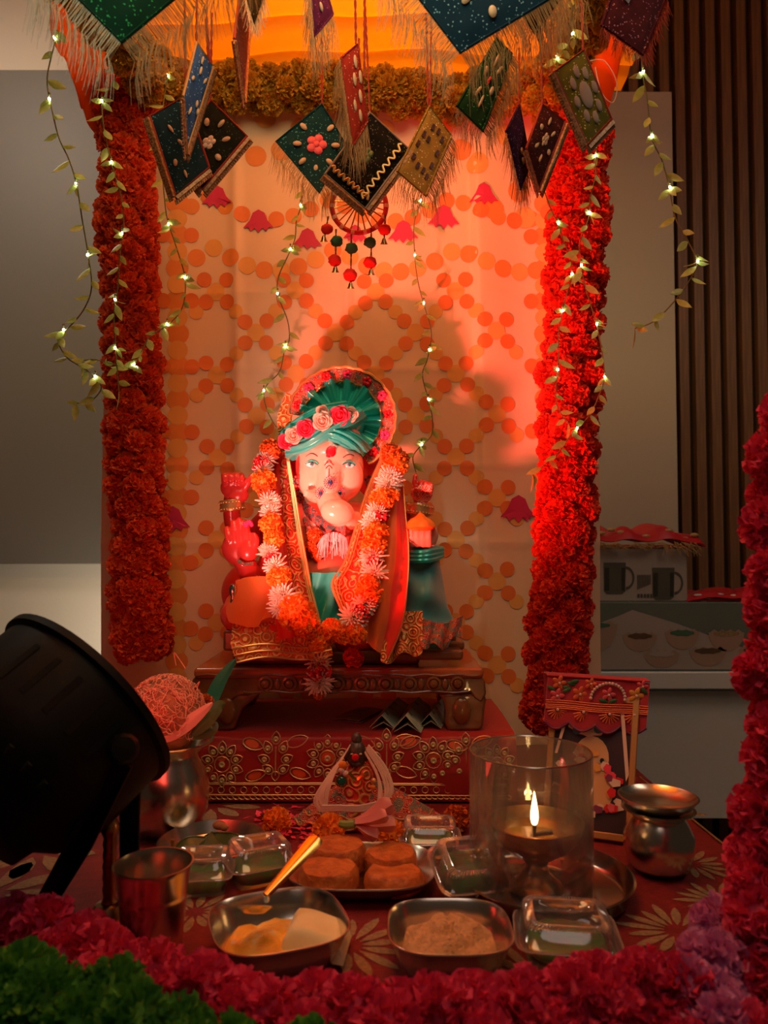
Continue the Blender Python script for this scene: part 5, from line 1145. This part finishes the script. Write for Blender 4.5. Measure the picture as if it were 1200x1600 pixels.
# tray, glass cylinder, lamp bowl
c = Vector((P(852, 1370, .94).x, .94, T+.0008)); ty, _, _ = lathe_thing('steel_tray', 'round steel tray under the burning oil lamp', 'tray', 0, 0, 0, [(.0001, .001), (.090, .001), (.097, .006), (.1025, .022), (.1045, .024), (.1015, .0245), (.095, .009), (.088, .004), (.0001, .004)], MT['steel2'], 64, c=c)
c = Vector((P(830, 1370, .94).x, .94, T+.0056)); gcyl = thing('glass_cylinder', 'clear glass cylinder around the burning oil lamp', 'glass', c)
mb = MB(); mb.lathe([(.0735, 0), (.0735, .162), (.0728, .1635), (.0715, .162), (.0715, 0)], c, 64); ob('wall', mb, MT['glass'], gcyl)
mb = MB(); mb.tube([c+Vector((.0725*math.cos(a), .0725*math.sin(a), .163)) for a in [2*PI*k/64 for k in range(64)]], .0011, 6, closed=True); ob('rim', mb, MT['steel'], gcyl, label='bright rim of the glass')
c = Vector((P(838, 1365, .935).x, .935, T+.0058)); dy = thing('oil_lamp', 'brass pedestal oil lamp burning inside the glass cylinder', 'lamp', c)
mb = MB(); mb.lathe([(.0001, .0), (.031, .0), (.033, .003), (.030, .008), (.024, .012), (.016, .020), (.013, .030), (.015, .036), (.028, .044), (.042, .053), (.052, .066), (.056, .079), (.0575, .081), (.0555, .0815), (.050, .070), (.040, .060), (.0001, .056)], c, 56); ob('bowl', mb, MT['brass'], dy)
mb = MB(); mb.lathe([(.0001, .068), (.0485, .068), (.0485, .0675)], c, 40); ob('oil', mb, MT['oil'], dy)
fl0 = c+Vector((-.004, -.012, .069))
mb = MB(); mb.tube([fl0+Vector((.022, .006, .001)), fl0+Vector((.010, .002, .002)), fl0, fl0+Vector((0, 0, .012))], .0024, 7); ob('wick', mb, MT['wick'], dy)
mb = MB(); mb.lathe([(.0001, .010), (.0035, .014), (.0048, .020), (.0042, .028), (.0026, .038), (.0010, .047), (.0001, .051)], fl0, 16); ob('flame', mb, MT['flame'], dy, label='flame of the lamp')
light('POINT', fl0+Vector((0, -.0, .03)), .26, (1, .52, .18), .006, None, 'flame_light')
# rounded steel bowls and food
def sqbowl(name, label, cat, cx, cy, z, rx, ry, h, rot, m=MT['steel']):
    c = Vector(PZ(cx, cy, z)); c.z = T+.0008; t = thing(name, label, cat, c); k = ry/rx; mb = MB()
    mb.lathe([(.0001, .001), (rx*.72, .001), (rx*.82, .006), (rx*.93, h*.6), (rx, h-.002), (rx+.0025, h), (rx+.001, h+.001), (rx*.97, h-.002), (rx*.90, h*.6), (rx*.79, .008), (rx*.70, .004), (.0001, .004)], c, 64, None, 0, 3.2, k, rot)
    ob('bowl', mb, m, t); mb = MB(); n = 64; pts = []
    for j in range(n):
        a = 2*PI*j/n; ca, sa = math.cos(a), math.sin(a); q = (abs(ca)**3.2+abs(sa)**3.2)**(-1/3.2); x, y = (rx+.0015)*q*ca, (rx+.0015)*q*sa*k
        pts.append(c+Vector((x*math.cos(rot)-y*math.sin(rot), x*math.sin(rot)+y*math.cos(rot), h)))
    mb.tube(pts, .0011, 6, closed=True); ob('rim', mb, m, t); return t, c
def heap(c, rx, ry, h0, h1, m, name, label, cat, rot=0, ns=40, amp=.004, e=3.0, seed=0, parent=None):
    mb = MB(); n = 48; rings = 16; vs = [c+Vector((0, 0, h1))]; fs = []
    for i in range(1, rings+1):
        for j in range(n):
            a = 2*PI*j/n; ca, sa = math.cos(a), math.sin(a); q = (abs(ca)**e+abs(sa)**e)**(-1/e); r = i/rings; x, y = rx*r*q*ca, ry*r*q*sa
            p = Vector((x*math.cos(rot)-y*math.sin(rot), x*math.sin(rot)+y*math.cos(rot), 0)); zz = lerp(h1, h0, r**2.2)+amp*noise.noise(Vector((p.x*ns+seed, p.y*ns, seed)))+amp*.4*noise.noise(Vector((p.x*ns*3, p.y*ns*3, seed)))
            vs.append(c+p+Vector((0, 0, zz if i < rings else .007)))
    for j in range(n): fs.append((0, 1+j, 1+(j+1) % n))
    for i in range(rings-1):
        for j in range(n): fs.append((1+i*n+j, 1+(i+1)*n+j, 1+(i+1)*n+(j+1) % n, 1+i*n+(j+1) % n))
    mb.add(vs, fs); o = ob(name, mb, m, autosm=False); return tag(o, label, cat)
b1, c = sqbowl('steel_bowl', 'steel bowl of yellow porridge with a spoon', 'bowl', 435, 1437, T+.038, .066, .064, .038, .35)
heap(c, .052, .050, .014, .018, MT['halwa'], 'yellow_porridge', 'yellow porridge filling the left half of the steel bowl', 'food', .35, 45, .006, seed=2)
q = PZ(495, 1450, T+.027); ss = thing('cream_sweet', 'pale cream coloured sweet slab beside the yellow porridge', 'sweet', q)
mb = MB()
def slabf(u, v):
    x, y = (u-.5)*.064, (v-.5)*.060; e = min(1, 6*min(u, 1-u, v, 1-v))**.5; a = -.1
    return q+Vector((x*math.cos(a)-y*math.sin(a), x*math.sin(a)+y*math.cos(a), -.014+.020*e-.10*x+.003*math.sin(u*5)))
mb.sheet(slabf, 20, 20, -.004); ob('slab', mb, MT['slab'], ss)
b2, c = sqbowl('steel_bowl', 'steel bowl of coarse brownish semolina pudding', 'bowl', 702, 1447, T+.036, .060, .056, .036, .0)
heap(c, .048, .044, .018, .036, MT['sheera'], 'semolina_pudding', 'lumpy semolina pudding heaped in the right steel bowl', 'food', 0, 60, .010, 2.6, 5)
b3, c = sqbowl('steel_plate', 'steel plate carrying the four fried cakes', 'plate', 566, 1352, T+.022, .088, .070, .022, .0)
def cake(px, py, r, z, label, sd, h=.026):
    c_ = PZ(px, py, T+z+h); c_.z = T+z; t = thing('fried_cake', label, 'food', c_); mb = MB()
    mb.lathe([(.0001, 0), (r*.85, 0), (r*.97, h*.18), (r, h*.45), (r*.97, h*.78), (r*.86, h*.97), (r*.5, h*1.02), (.0001, h*1.0)], c_, 44)
    for v in mb.v:
        a = math.atan2(v.y-c_.y, v.x-c_.x); v.x += (v.x-c_.x)*.05*math.sin(a*3+sd); v.y += (v.y-c_.y)*.05*math.sin(a*2+sd); v.z += .0016*noise.noise(v*70) if v.z > c_.z+.004 else 0
    ob('crust', mb, MT['fried'], t); return t
cake(512, 1352, .0365, .0052, 'round fried cake at the front left of the steel plate', 1, .028)
cake(615, 1358, .036, .0052, 'fried cake at the front right of the plate', 3, .022)
cake(612, 1328, .034, .0054, 'fried cake at the back right of the plate', 5, .028)
cake(527, 1316, .036, .0056, 'fried cake at the back left of the plate, on its rim', 2, .034)
# spoon
sp = thing('spoon', 'golden handled spoon resting in the yellow porridge', 'spoon', P(410, 1405, .80)); a, b = P(416, 1398, .800), P(497, 1308, .875)
def spf(u, v):
    c_ = a.lerp(b, v); w_ = lerp(.0042, .0085, v)*(1 if v < .96 else .75); n_ = (b-a).cross(Vector((0, -1, .6))).normalized(); return c_+n_*(w_*(u-.5)*2)+Vector((0, -.0016*math.sin(PI*u), .0010*math.sin(PI*u)))
mb = MB(); mb.sheet(spf, 12, 24, -.0018); ob('handle', mb, MT['goldspoon'], sp)
c_ = P(398, 1418, .79); mb = MB(); mb.lathe([(.0001, -.006), (.010, -.005), (.017, 0), (.0175, .001), (.0160, .001), (.009, -.0035), (.0001, -.0045)], c_, 24, Matrix.Rotation(-.5, 3, 'X'), ry=1.3); mb.tube([c_+Vector((.010, .012, .001)), a+Vector((0, 0, 0))], [.003, .0035], 6); ob('spoon_bowl', mb, MT['steel'], sp)
# plate with leaves
pl2, _, c = lathe_thing('leaf_plate', 'round steel plate holding dark betel leaves', 'plate', 0, 0, 0, [(.0001, .001), (.058, .001), (.064, .006), (.0705, .022), (.072, .0235), (.070, .024), (.062, .008), (.0001, .004)], MT['steel'], 56, c=Vector((P(332, 1305, 1.045).x, 1.045, T+.0008)))
for k, (dx, dy, a, s, lab) in enumerate(((-.020, .0, .4, .040, 'dark betel leaf folded at the left of the leaf plate'), (.016, .004, -.3, .042, 'betel leaf folded at the right of the leaf plate'), (.0, -.022, 1.4, .034, 'flat betel leaf at the front of the leaf plate'))):
    mb = MB(); ca, sa = math.cos(a), math.sin(a)
    def bl(u, v, k=k, s=s, dx=dx, dy=dy, ca=ca, sa=sa):
        x = (v-.5)*2*s*.85; w_ = s*.62*math.sin(PI*min(.99, v**.75*.97+.02)); y = (u-.5)*2*w_; z = .010+.004*k+.018*(1-abs(u-.5)*2)*math.sin(PI*v)+.003*math.sin(v*8+k)
        return c+Vector((dx+x*ca-y*sa, dy+x*sa+y*ca, z))
    mb.sheet(bl, 12, 16, .0008); mb.tube([bl(.5, j/12)+Vector((0, 0, .0008)) for j in range(13)], .0009, 4); o = ob('betel_leaf', mb, MT['leafd']); tag(o, lab, 'leaf')
q = c+Vector((-.046, -.028, .02)); mb = MB(); mb.box(q, (.005, .001, .026)); o = tag(ob('yellow_tag', mb, MT['goldspoon'], bevel=.0004), 'thin yellow strip standing in the leaf plate', 'strip')
mb = MB(); mb.ell(c+Vector((.006, .014, .036)), (.009, .007, .006)); mb.ell(c+Vector((.013, .012, .034)), (.006, .005, .005)); tag(ob('betel_nut', mb, MT['coco']), 'brown betel nut on top of the betel leaves', 'nut')
# clear plastic boxes
def clam(label, cx, cy, s, rot, h=.040, tilt=0, open_=False, food='foodg', fh=.6, lift=0):
    c = PZ(cx, cy, T+.001+lift); X = Matrix.Rotation(rot, 3, 'Z') @ Matrix.Rotation(tilt, 3, 'X'); t = thing('plastic_box', label, 'box', c); sx, sy = s
    def ringp(k, z, n=40, e=7): return [c+X @ Vector((sx*k*ca*q, sy*k*sa*q, z)) for a in [2*PI*(j+.5)/n for j in range(n)] for ca, sa in [(math.cos(a), math.sin(a))] for q in [(abs(ca)**e+abs(sa)**e)**(-1/e)]]
    def shell(rings):
        mb = MB(); rs_ = [ringp(k, z) for k, z in rings]; n = 40; vs = [p for r in rs_ for p in r]; fs = [(i*n+j, i*n+(j+1) % n, (i+1)*n+(j+1) % n, (i+1)*n+j) for i in range(len(rs_)-1) for j in range(n)]
        mb.add(vs, fs); return mb
    m_ = shell([(.02, 0), (.80, 0), (.84, .003), (.93, h*.5), (1.04, h*.5)]); ob('base', m_, MT['plastic'], t, autosm=False)
    m_ = shell([(1.05, h*.5+.0015), (.95, h*.5+.0015), (.86, h*.97), (.80, h), (.60, h), (.585, h-.003), (.02, h-.003)]); ld = ob('lid', m_, MT['plastic'], t, autosm=False)
    mb = MB(); mb.tube(ringp(1.05, h*.5+.0008), .0009, 5, closed=True); ob('rim', mb, MT['thread'] if False else PLR, t)
    mb = MB(); A, B = ringp(.865, h*.93, 88, 7), ringp(.79, h+.0008, 88, 7); A2 = ringp(.66, h+.0004, 88, 7)
    for j in range(0, 88): mb.tube([A[j], B[j], A2[j]], .00055, 3, cap=False)
    mb.tube(ringp(.66, h+.0004, 88), .0005, 3, closed=True); ob('ridges', mb, PLR, ld, kind='stuff')
    mb = MB(); fx = c+X @ Vector((0, 0, .003))
    mb.lathe([(.0001, 0), (.72*sx, 0), (.80*sx, h*.2), (.72*sx, h*fh*.8), (.3*sx, h*fh), (.0001, h*fh*.95)], fx, 28, X, 0, 3.5, sy/sx)
    for v in mb.v: v += Vector((0, 0, 1))*.004*noise.noise(v*60)*(v.z > T+.008)
    tag(ob('leaf_wrapped_food', mb, MT[food], autosm=False), 'dark green food inside the '+label, 'food')
    return t
PLR = clear('clear_plastic_edge', gloss=.5, milk=.22, milkc=(1, .82, .78))
clam('plastic box right of the tumbler, under the leaf plate', 316, 1388, (.036, .030), .1, .042, fh=.5)
clam('plastic box between the leaf plate and the spoon', 405, 1372, (.040, .034), .45, .045)
clam('plastic box half hidden behind the fried cakes', 672, 1330, (.040, .032), 0, .040)
clam('tilted plastic box leaning between the plate and the lamp tray', 733, 1378, (.044, .038), .22, .040, .35, lift=.016)
clam('flat plastic box at the front right of the table', 885, 1488, (.050, .044), -.12, .040, fh=.45)
# pink lily
ly = thing('pink_lily', 'pink lily lying before the figurine', 'flower', PZ(575, 1300, T+.03)); mb = MB()
mb.tube([P(530, 1287, 1.02), P(541, 1289, 1.018), P(554, 1288, 1.016)], [.0045, .006, .0055], 8); ob('stalk', mb, MT['lilys'], ly)
for k, (x, y, w_) in enumerate(((613, 1257, .013), (618, 1290, .011), (590, 1310, .010), (605, 1275, .010))):
    pa = smoothpath([P(553, 1288, 1.015), P((553+x)/2, (1288+y)/2+3, 1.01-.004*k), P(x, y, 1.01-.006*k)], 8); mb = MB()
    def pf(u, v, pa=pa, w_=w_): 
        c_ = along(pa, v); t_ = (along(pa, min(1, v+.06))-along(pa, max(0, v-.06))).normalized(); n_ = t_.cross(Vector((0, 1, 0))).normalized(); return c_+n_*(w_*(u-.5)*2*min(1, .15+v*1.1)*(1-.45*max(0, v-.85)/.15))+Vector((0, (abs(u-.5)*.016), 0))
    mb.sheet(pf, 8, 18, .0007); ob('petal', mb, MT['lily'], ly)
# ---------------------------------------------------------------- small figurine in threads
FD = 1.155; fz = lambda x, y, d=0: P(x, y, FD+d)
fg = thing('figurine', 'small dark deity figurine draped in white threads before the riser', 'figurine', Vector((fz(560, 1290).x, FD, T)))
mb = MB(); bc = fz(560, 1200); zb = T+.002
mb.lathe([(.0001, zb-T), (.030, zb-T), (.028, .03), (.024, .055), (.022, .075), (.016, .088), (.008, .094), (.0001, .096)], Vector((bc.x, FD+.006, T)), 28); ob('dress', mb, MT['shawl'], fg)
mb = MB(); hc_ = fz(557, 1178); mb.ell(hc_, (.015, .014, .021), 24, 16); mb.ell(hc_+Vector((0, .001, .020)), (.008, .009, .012)); mb.ell(hc_+Vector((0, -.013, -.003)), (.004, .005, .006)); mb.ell(hc_+Vector((0, -.010, -.012)), (.007, .005, .004)); mb.ell(hc_+Vector((0, 0, -.024)), (.009, .009, .012)); mb.ell(hc_+Vector((-.015, 0, -.002)), (.004, .004, .009)); mb.ell(hc_+Vector((.015, 0, -.002)), (.004, .004, .009)); hd_ = ob('head', mb, MT['idolwood'], fg)
mb = MB(); mb.ell(hc_+Vector((-.001, -.0175, .000)), (.0055, .002, .005)); ob('vermilion_mark', mb, MT['tilak'], hd_)
for sx in (-1, 1):
    mb = MB(); mb.ell(hc_+Vector((sx*.0062, -.0125, .003)), (.0026, .0014, .0015)); ob('eye', mb, MT['shell'], hd_)
mb = MB()
for sx in (-1, 1):
    for k in range(26):
        o1 = R.uniform(-.006, .006); a0 = fz(545 if sx < 0 else 573, 1166)+Vector((o1*.5, -.012, o1)); a1 = fz(521 if sx < 0 else 597, 1200)+Vector((o1*1.3, -.022, o1)); a2 = fz(506 if sx < 0 else 603, 1232)+Vector((o1*1.7+R.uniform(-.003, .003), -.030, o1)); a3 = fz(508 if sx < 0 else 588, 1255)+Vector((o1, -.034, R.uniform(-.004, .004)))
        mb.tube(smoothpath([a0, a1, a2, a3], 5), .0010, 4, cap=False)
for k in range(14):
    o1 = R.uniform(-.006, .006); mb.tube(smoothpath([fz(506, 1252)+Vector((0, -.034, o1)), fz(530, 1249)+Vector((0, -.038, o1*.8)), fz(562, 1250)+Vector((0, -.038, o1*.9)), fz(590, 1246)+Vector((0, -.034, o1))], 5), .0010, 4, cap=False)
for k in range(6): mb.tube([fz(510, 1254)+Vector((R.uniform(-.003, .003), -.034, 0)), fz(506+R.uniform(-5, 3), 1282)+Vector((0, -.034, 0))], .0009, 4)
ob('thread_skein', mb, MT['thread'], fg, kind='stuff')
def sk(u, v):
    a = lerp(PI*1.02, PI*1.98, u); r = lerp(.020, .062+.016*math.cos(a)*math.cos(a)+(.020*max(0, math.cos(a))), v); z = lerp(.066, .008, v**1.1)+.0035*math.sin(u*40)*v
    return Vector((bc.x+.004+r*1.30*math.cos(a), FD+.010+r*.62*math.sin(a), T+z))
mb = MB(); mb.sheet(sk, 80, 14, .0015); ob('spread_skirt', mb, MT['trim'], fg)
mb = MB(); mb.tube([sk(k/80, 1)+Vector((0, 0, .001)) for k in range(81)], .0018, 6); mb.tube([sk(k/80, .8)+Vector((0, -.001, .001)) for k in range(81)], .0012, 5); ob('skirt_braid', mb, MT['gold'], fg)
for (x, y, m_, r) in ((535, 1213, 'tgreen', .007), (537, 1188, 'mari', .006), (535, 1196, 'pearl', .0045), (541, 1201, 'pearl', .0045), (583, 1222, 'mari', .004), (584, 1212, 'gold', .004)):
    mb = MB(); mb.ell(fz(x, y)+Vector((0, -.024, 0)), (r, .0035, r), 12, 8); ob('sewn_bead', mb, MT[m_], fg)
mb = MB(); mb.tube([fz(535, 1213)+Vector((.0085*math.cos(a), -.024, .0085*math.sin(a))) for a in [2*PI*k/20 for k in range(20)]], .0013, 5, closed=True); mb.tube([fz(x, y)+Vector((0, -.026, 0)) for x, y in ((545, 1200), (553, 1208), (558, 1210))], .0036, 6); mb.tube([fz(x, y)+Vector((0, -.026, 0)) for x, y in ((576, 1200), (566, 1205), (560, 1210))], .0036, 6); ob('gold_chain', mb, MT['goldspoon'], fg)
# ---------------------------------------------------------------- framed picture with embroidered cover
def bil(c4, u, v): return (c4[0].lerp(c4[1], u)).lerp(c4[3].lerp(c4[2], u), v)   # tl tr br bl
TL, TR = P(862, 1082, 1.20), P(1000, 1092, 1.157); BL, BR = PZ(852, 1308, T+.002), PZ(982, 1312, T+.002)
BL = Vector((BL.x, 1.130, T+.002)); BR = Vector((BR.x, 1.085, T+.002))
pf_ = thing('framed_picture', 'gilt framed deity picture leaning behind the oil lamp', 'picture', (BL+BR)/2)
C4 = [TL, TR, BR, BL]; nr = ((TR-TL).cross(BL-TL)).normalized(); nr = -nr if nr.y > 0 else nr
def inset(a, b, off=0): return [bil(C4, u, v)+nr*off for u, v in ((a, b), (1-a, b), (1-a, 1-b), (a, 1-b))]
q4 = inset(.02, .02, 0); mb = MB(); mb.prism(q4, -nr*.006); ob('backing_board', mb, MT['wood'], pf_)
for (u0, v0, u1, v1) in ((0, 0, .075, 1), (.925, 0, 1, 1), (0, 0, 1, .05), (0, .95, 1, 1)):
    mb = MB(); mb.prism([bil(C4, u, v)+nr*.009 for u, v in ((u0, v0), (u1, v0), (u1, v1), (u0, v1))], -nr*.013); ob('frame_rail', mb, MT['frame'], pf_, bevel=.0015)
mb = MB(); mb.sheet(lambda u, v: bil(C4, .07+.86*u, .045+.91*v)+nr*.0012, 12, 12); prt = ob('printed_sheet', mb, MT['photobg'], pf_, smooth=False)
LV = [0]
def pdisc(u, v, ru, rv, m, name, n=16, k=0, cx=0):
    LV[0] += 1
    mb = MB(); mb.poly([bil(C4, u+ru*math.cos(2*PI*j/n)*(1+k*(j % 2)), v+rv*math.sin(2*PI*j/n)*(1+k*(j % 2)))+nr*(.0020+.00011*LV[0]) for j in range(n)]); return ob(name, mb, m, prt, smooth=False)
pdisc(.50, .46, .20, .16, MT['face'], 'printed_face', 20); pdisc(.53, .68, .24, .16, MT['face'], 'printed_figure', 20)
pdisc(.45, .22, .22, .08, MT['thread'], 'printed_crown', 20, .12); pdisc(.56, .25, .05, .03, MT['blueb'], 'printed_gem'); pdisc(.32, .27, .05, .03, MT['blueb'], 'printed_gem')
for (u, v) in ((.42, .47), (.62, .47)): pdisc(u, v, .055, .022, MT['shell'], 'printed_eye'); pdisc(u+.005, v, .025, .018, MT['black'], 'printed_pupil')
for k in range(46):
    a = R.uniform(0, 2*PI); r_ = R.uniform(.2, .42); u, v = .5+r_*math.cos(a), .66+r_*.62*math.sin(a)
    if .10 < u < .90 and .30 < v < .93: pdisc(u, v, R.uniform(.03, .06), R.uniform(.018, .034), MT[R.choice(('flp', 'rosep', 'fly', 'tilak', 'purple', 'thread'))], 'printed_flower', 10, .25)
for s in (0, 1):
    LV[0] += 1; mb = MB(); P0 = [(.80, .12), (.84, .12), (.93, .55), (.90, .60)] if s else [(.20, .12), (.24, .12), (.12, .45), (.09, .45)]
    mb.poly([bil(C4, u, v)+nr*(.0016+.00012*LV[0]) for u, v in P0]); ob('printed_ribbon', mb, MT['thread'], prt, smooth=False)
mb = MB(); mb.prism([(TL+TR)/2+Vector((-.012, .008, -.03)), (TL+TR)/2+Vector((.012, .008, -.03)), Vector(((BL.x+BR.x)/2+.012, 1.215, T+.002)), Vector(((BL.x+BR.x)/2-.012, 1.215, T+.002))], (0, .004, 0)); ob('easel_strut', mb, MT['wood'], pf_)
# embroidered cover
tn = thing('embroidered_cover', 'crimson embroidered cloth with scalloped hem over the framed picture', 'cloth', (TL+TR)/2)
E4 = [P(856, 1058, 1.185), P(1016, 1068, 1.150), P(1010, 1138, 1.135), P(850, 1126, 1.17)]
def cov(u, v):
    hem = .16*abs(math.sin(u*4*PI)) if v > .7 else 0
    return bil(E4, u, v+hem*(v-.7)/.3)+Vector((0, .004*math.sin(u*9), 0))
mb = MB(); mb.sheet(cov, 80, 24, .0018); cvr = ob('fabric', mb, MT['toran'], tn)
def covt(u, v): return (E4[0].lerp(E4[1], u))+Vector((0, .030*v, .002*math.sin(PI*v)+.0015))
mb = MB(); mb.sheet(covt, 40, 6, .0018); mb.sheet(lambda u, v: covt(u, 1)+Vector((0, .002, -.05*v)), 40, 6, .0018); ob('top_flap', mb, MT['toran'], tn)
def cd_(u, v, off=.004): 
    p = cov(u, v); return p+Vector((0, -off, 0))
def emfl(u, v, s, m, n=5, ph=0):
    c_ = cd_(u, v, .003); mb = MB()
    for j in range(n):
        a = 2*PI*j/n+ph; X = Matrix.Rotation(-a, 3, 'Y'); mb.ell(c_+Vector((s*.85*math.cos(a), 0, s*.85*math.sin(a))), (s*.75, .0018, s*.48), 10, 6, X)
    e = ob('embroidered_flower', mb, MT[m], cvr); mb = MB(); mb.ell(c_+Vector((0, -.002, 0)), (s*.3, .002, s*.3), 8, 5); ob('bead', mb, MT['pearl'], e)
for (u, v, s, m_) in ((.12, .12, .0075, 'flo'), (.11, .42, .0075, 'flp'), (.33, .34, .0080, 'flo'), (.60, .30, .0070, 'flp'), (.88, .30, .0080, 'fly'), (.42, .08, .006, 'flo'), (.93, .08, .006, 'flp')): emfl(u, v, s, m_)
for (u, v, a) in ((.04, .25, .5), (.20, .28, -.4), (.24, .12, .3), (.27, .06, -.2), (.55, .44, .3), (.65, .44, -.3), (.95, .18, .8), (.20, .22, .2)):
    mb = MB(); mb.ell(cd_(u, v, .003), (.0070, .0016, .0030), 10, 6, Matrix.Rotation(a, 3, 'Y')); ob('embroidered_leaf', mb, MT['flg'], cvr)
for k in range(17):
    a = PI*k/16; r1, r2 = .17, .36; mb = MB(); u, v = .60+r1*math.cos(a), .40-r2*math.sin(a); mb.ell(cd_(u, max(.02, v), .004), .0026, 8, 6); ob('pearl', mb, MT['pearl'], cvr)
mb = MB()
for vv in (.52, .57, .62, .66, .70): mb.tube([cd_(k/60, vv, .0025) for k in range(61)], .0011, 5)
for s in range(4):
    for j in range(9):
        a = PI*(j+.5)/9; c_ = cd_((s+.5)/4, .72, .003); mb.tube([c_+Vector((.004*math.cos(a), 0, -.004*math.sin(a))), c_+Vector((.0155*math.cos(a), 0, -.015*math.sin(a)))], .0012, 4)
ob('stitching', mb, MT['flo'], cvr, kind='stuff')
mb = MB(); mb.tube([cd_(k/96, 1.0, .001) for k in range(97)], .0022, 6); ob('hem_cord', mb, MT['purple'], cvr)
for s in range(4): mb = MB(); mb.ell(cd_((s+.5)/4, .72, .005), .0024, 8, 6); ob('pearl', mb, MT['pearl'], cvr)
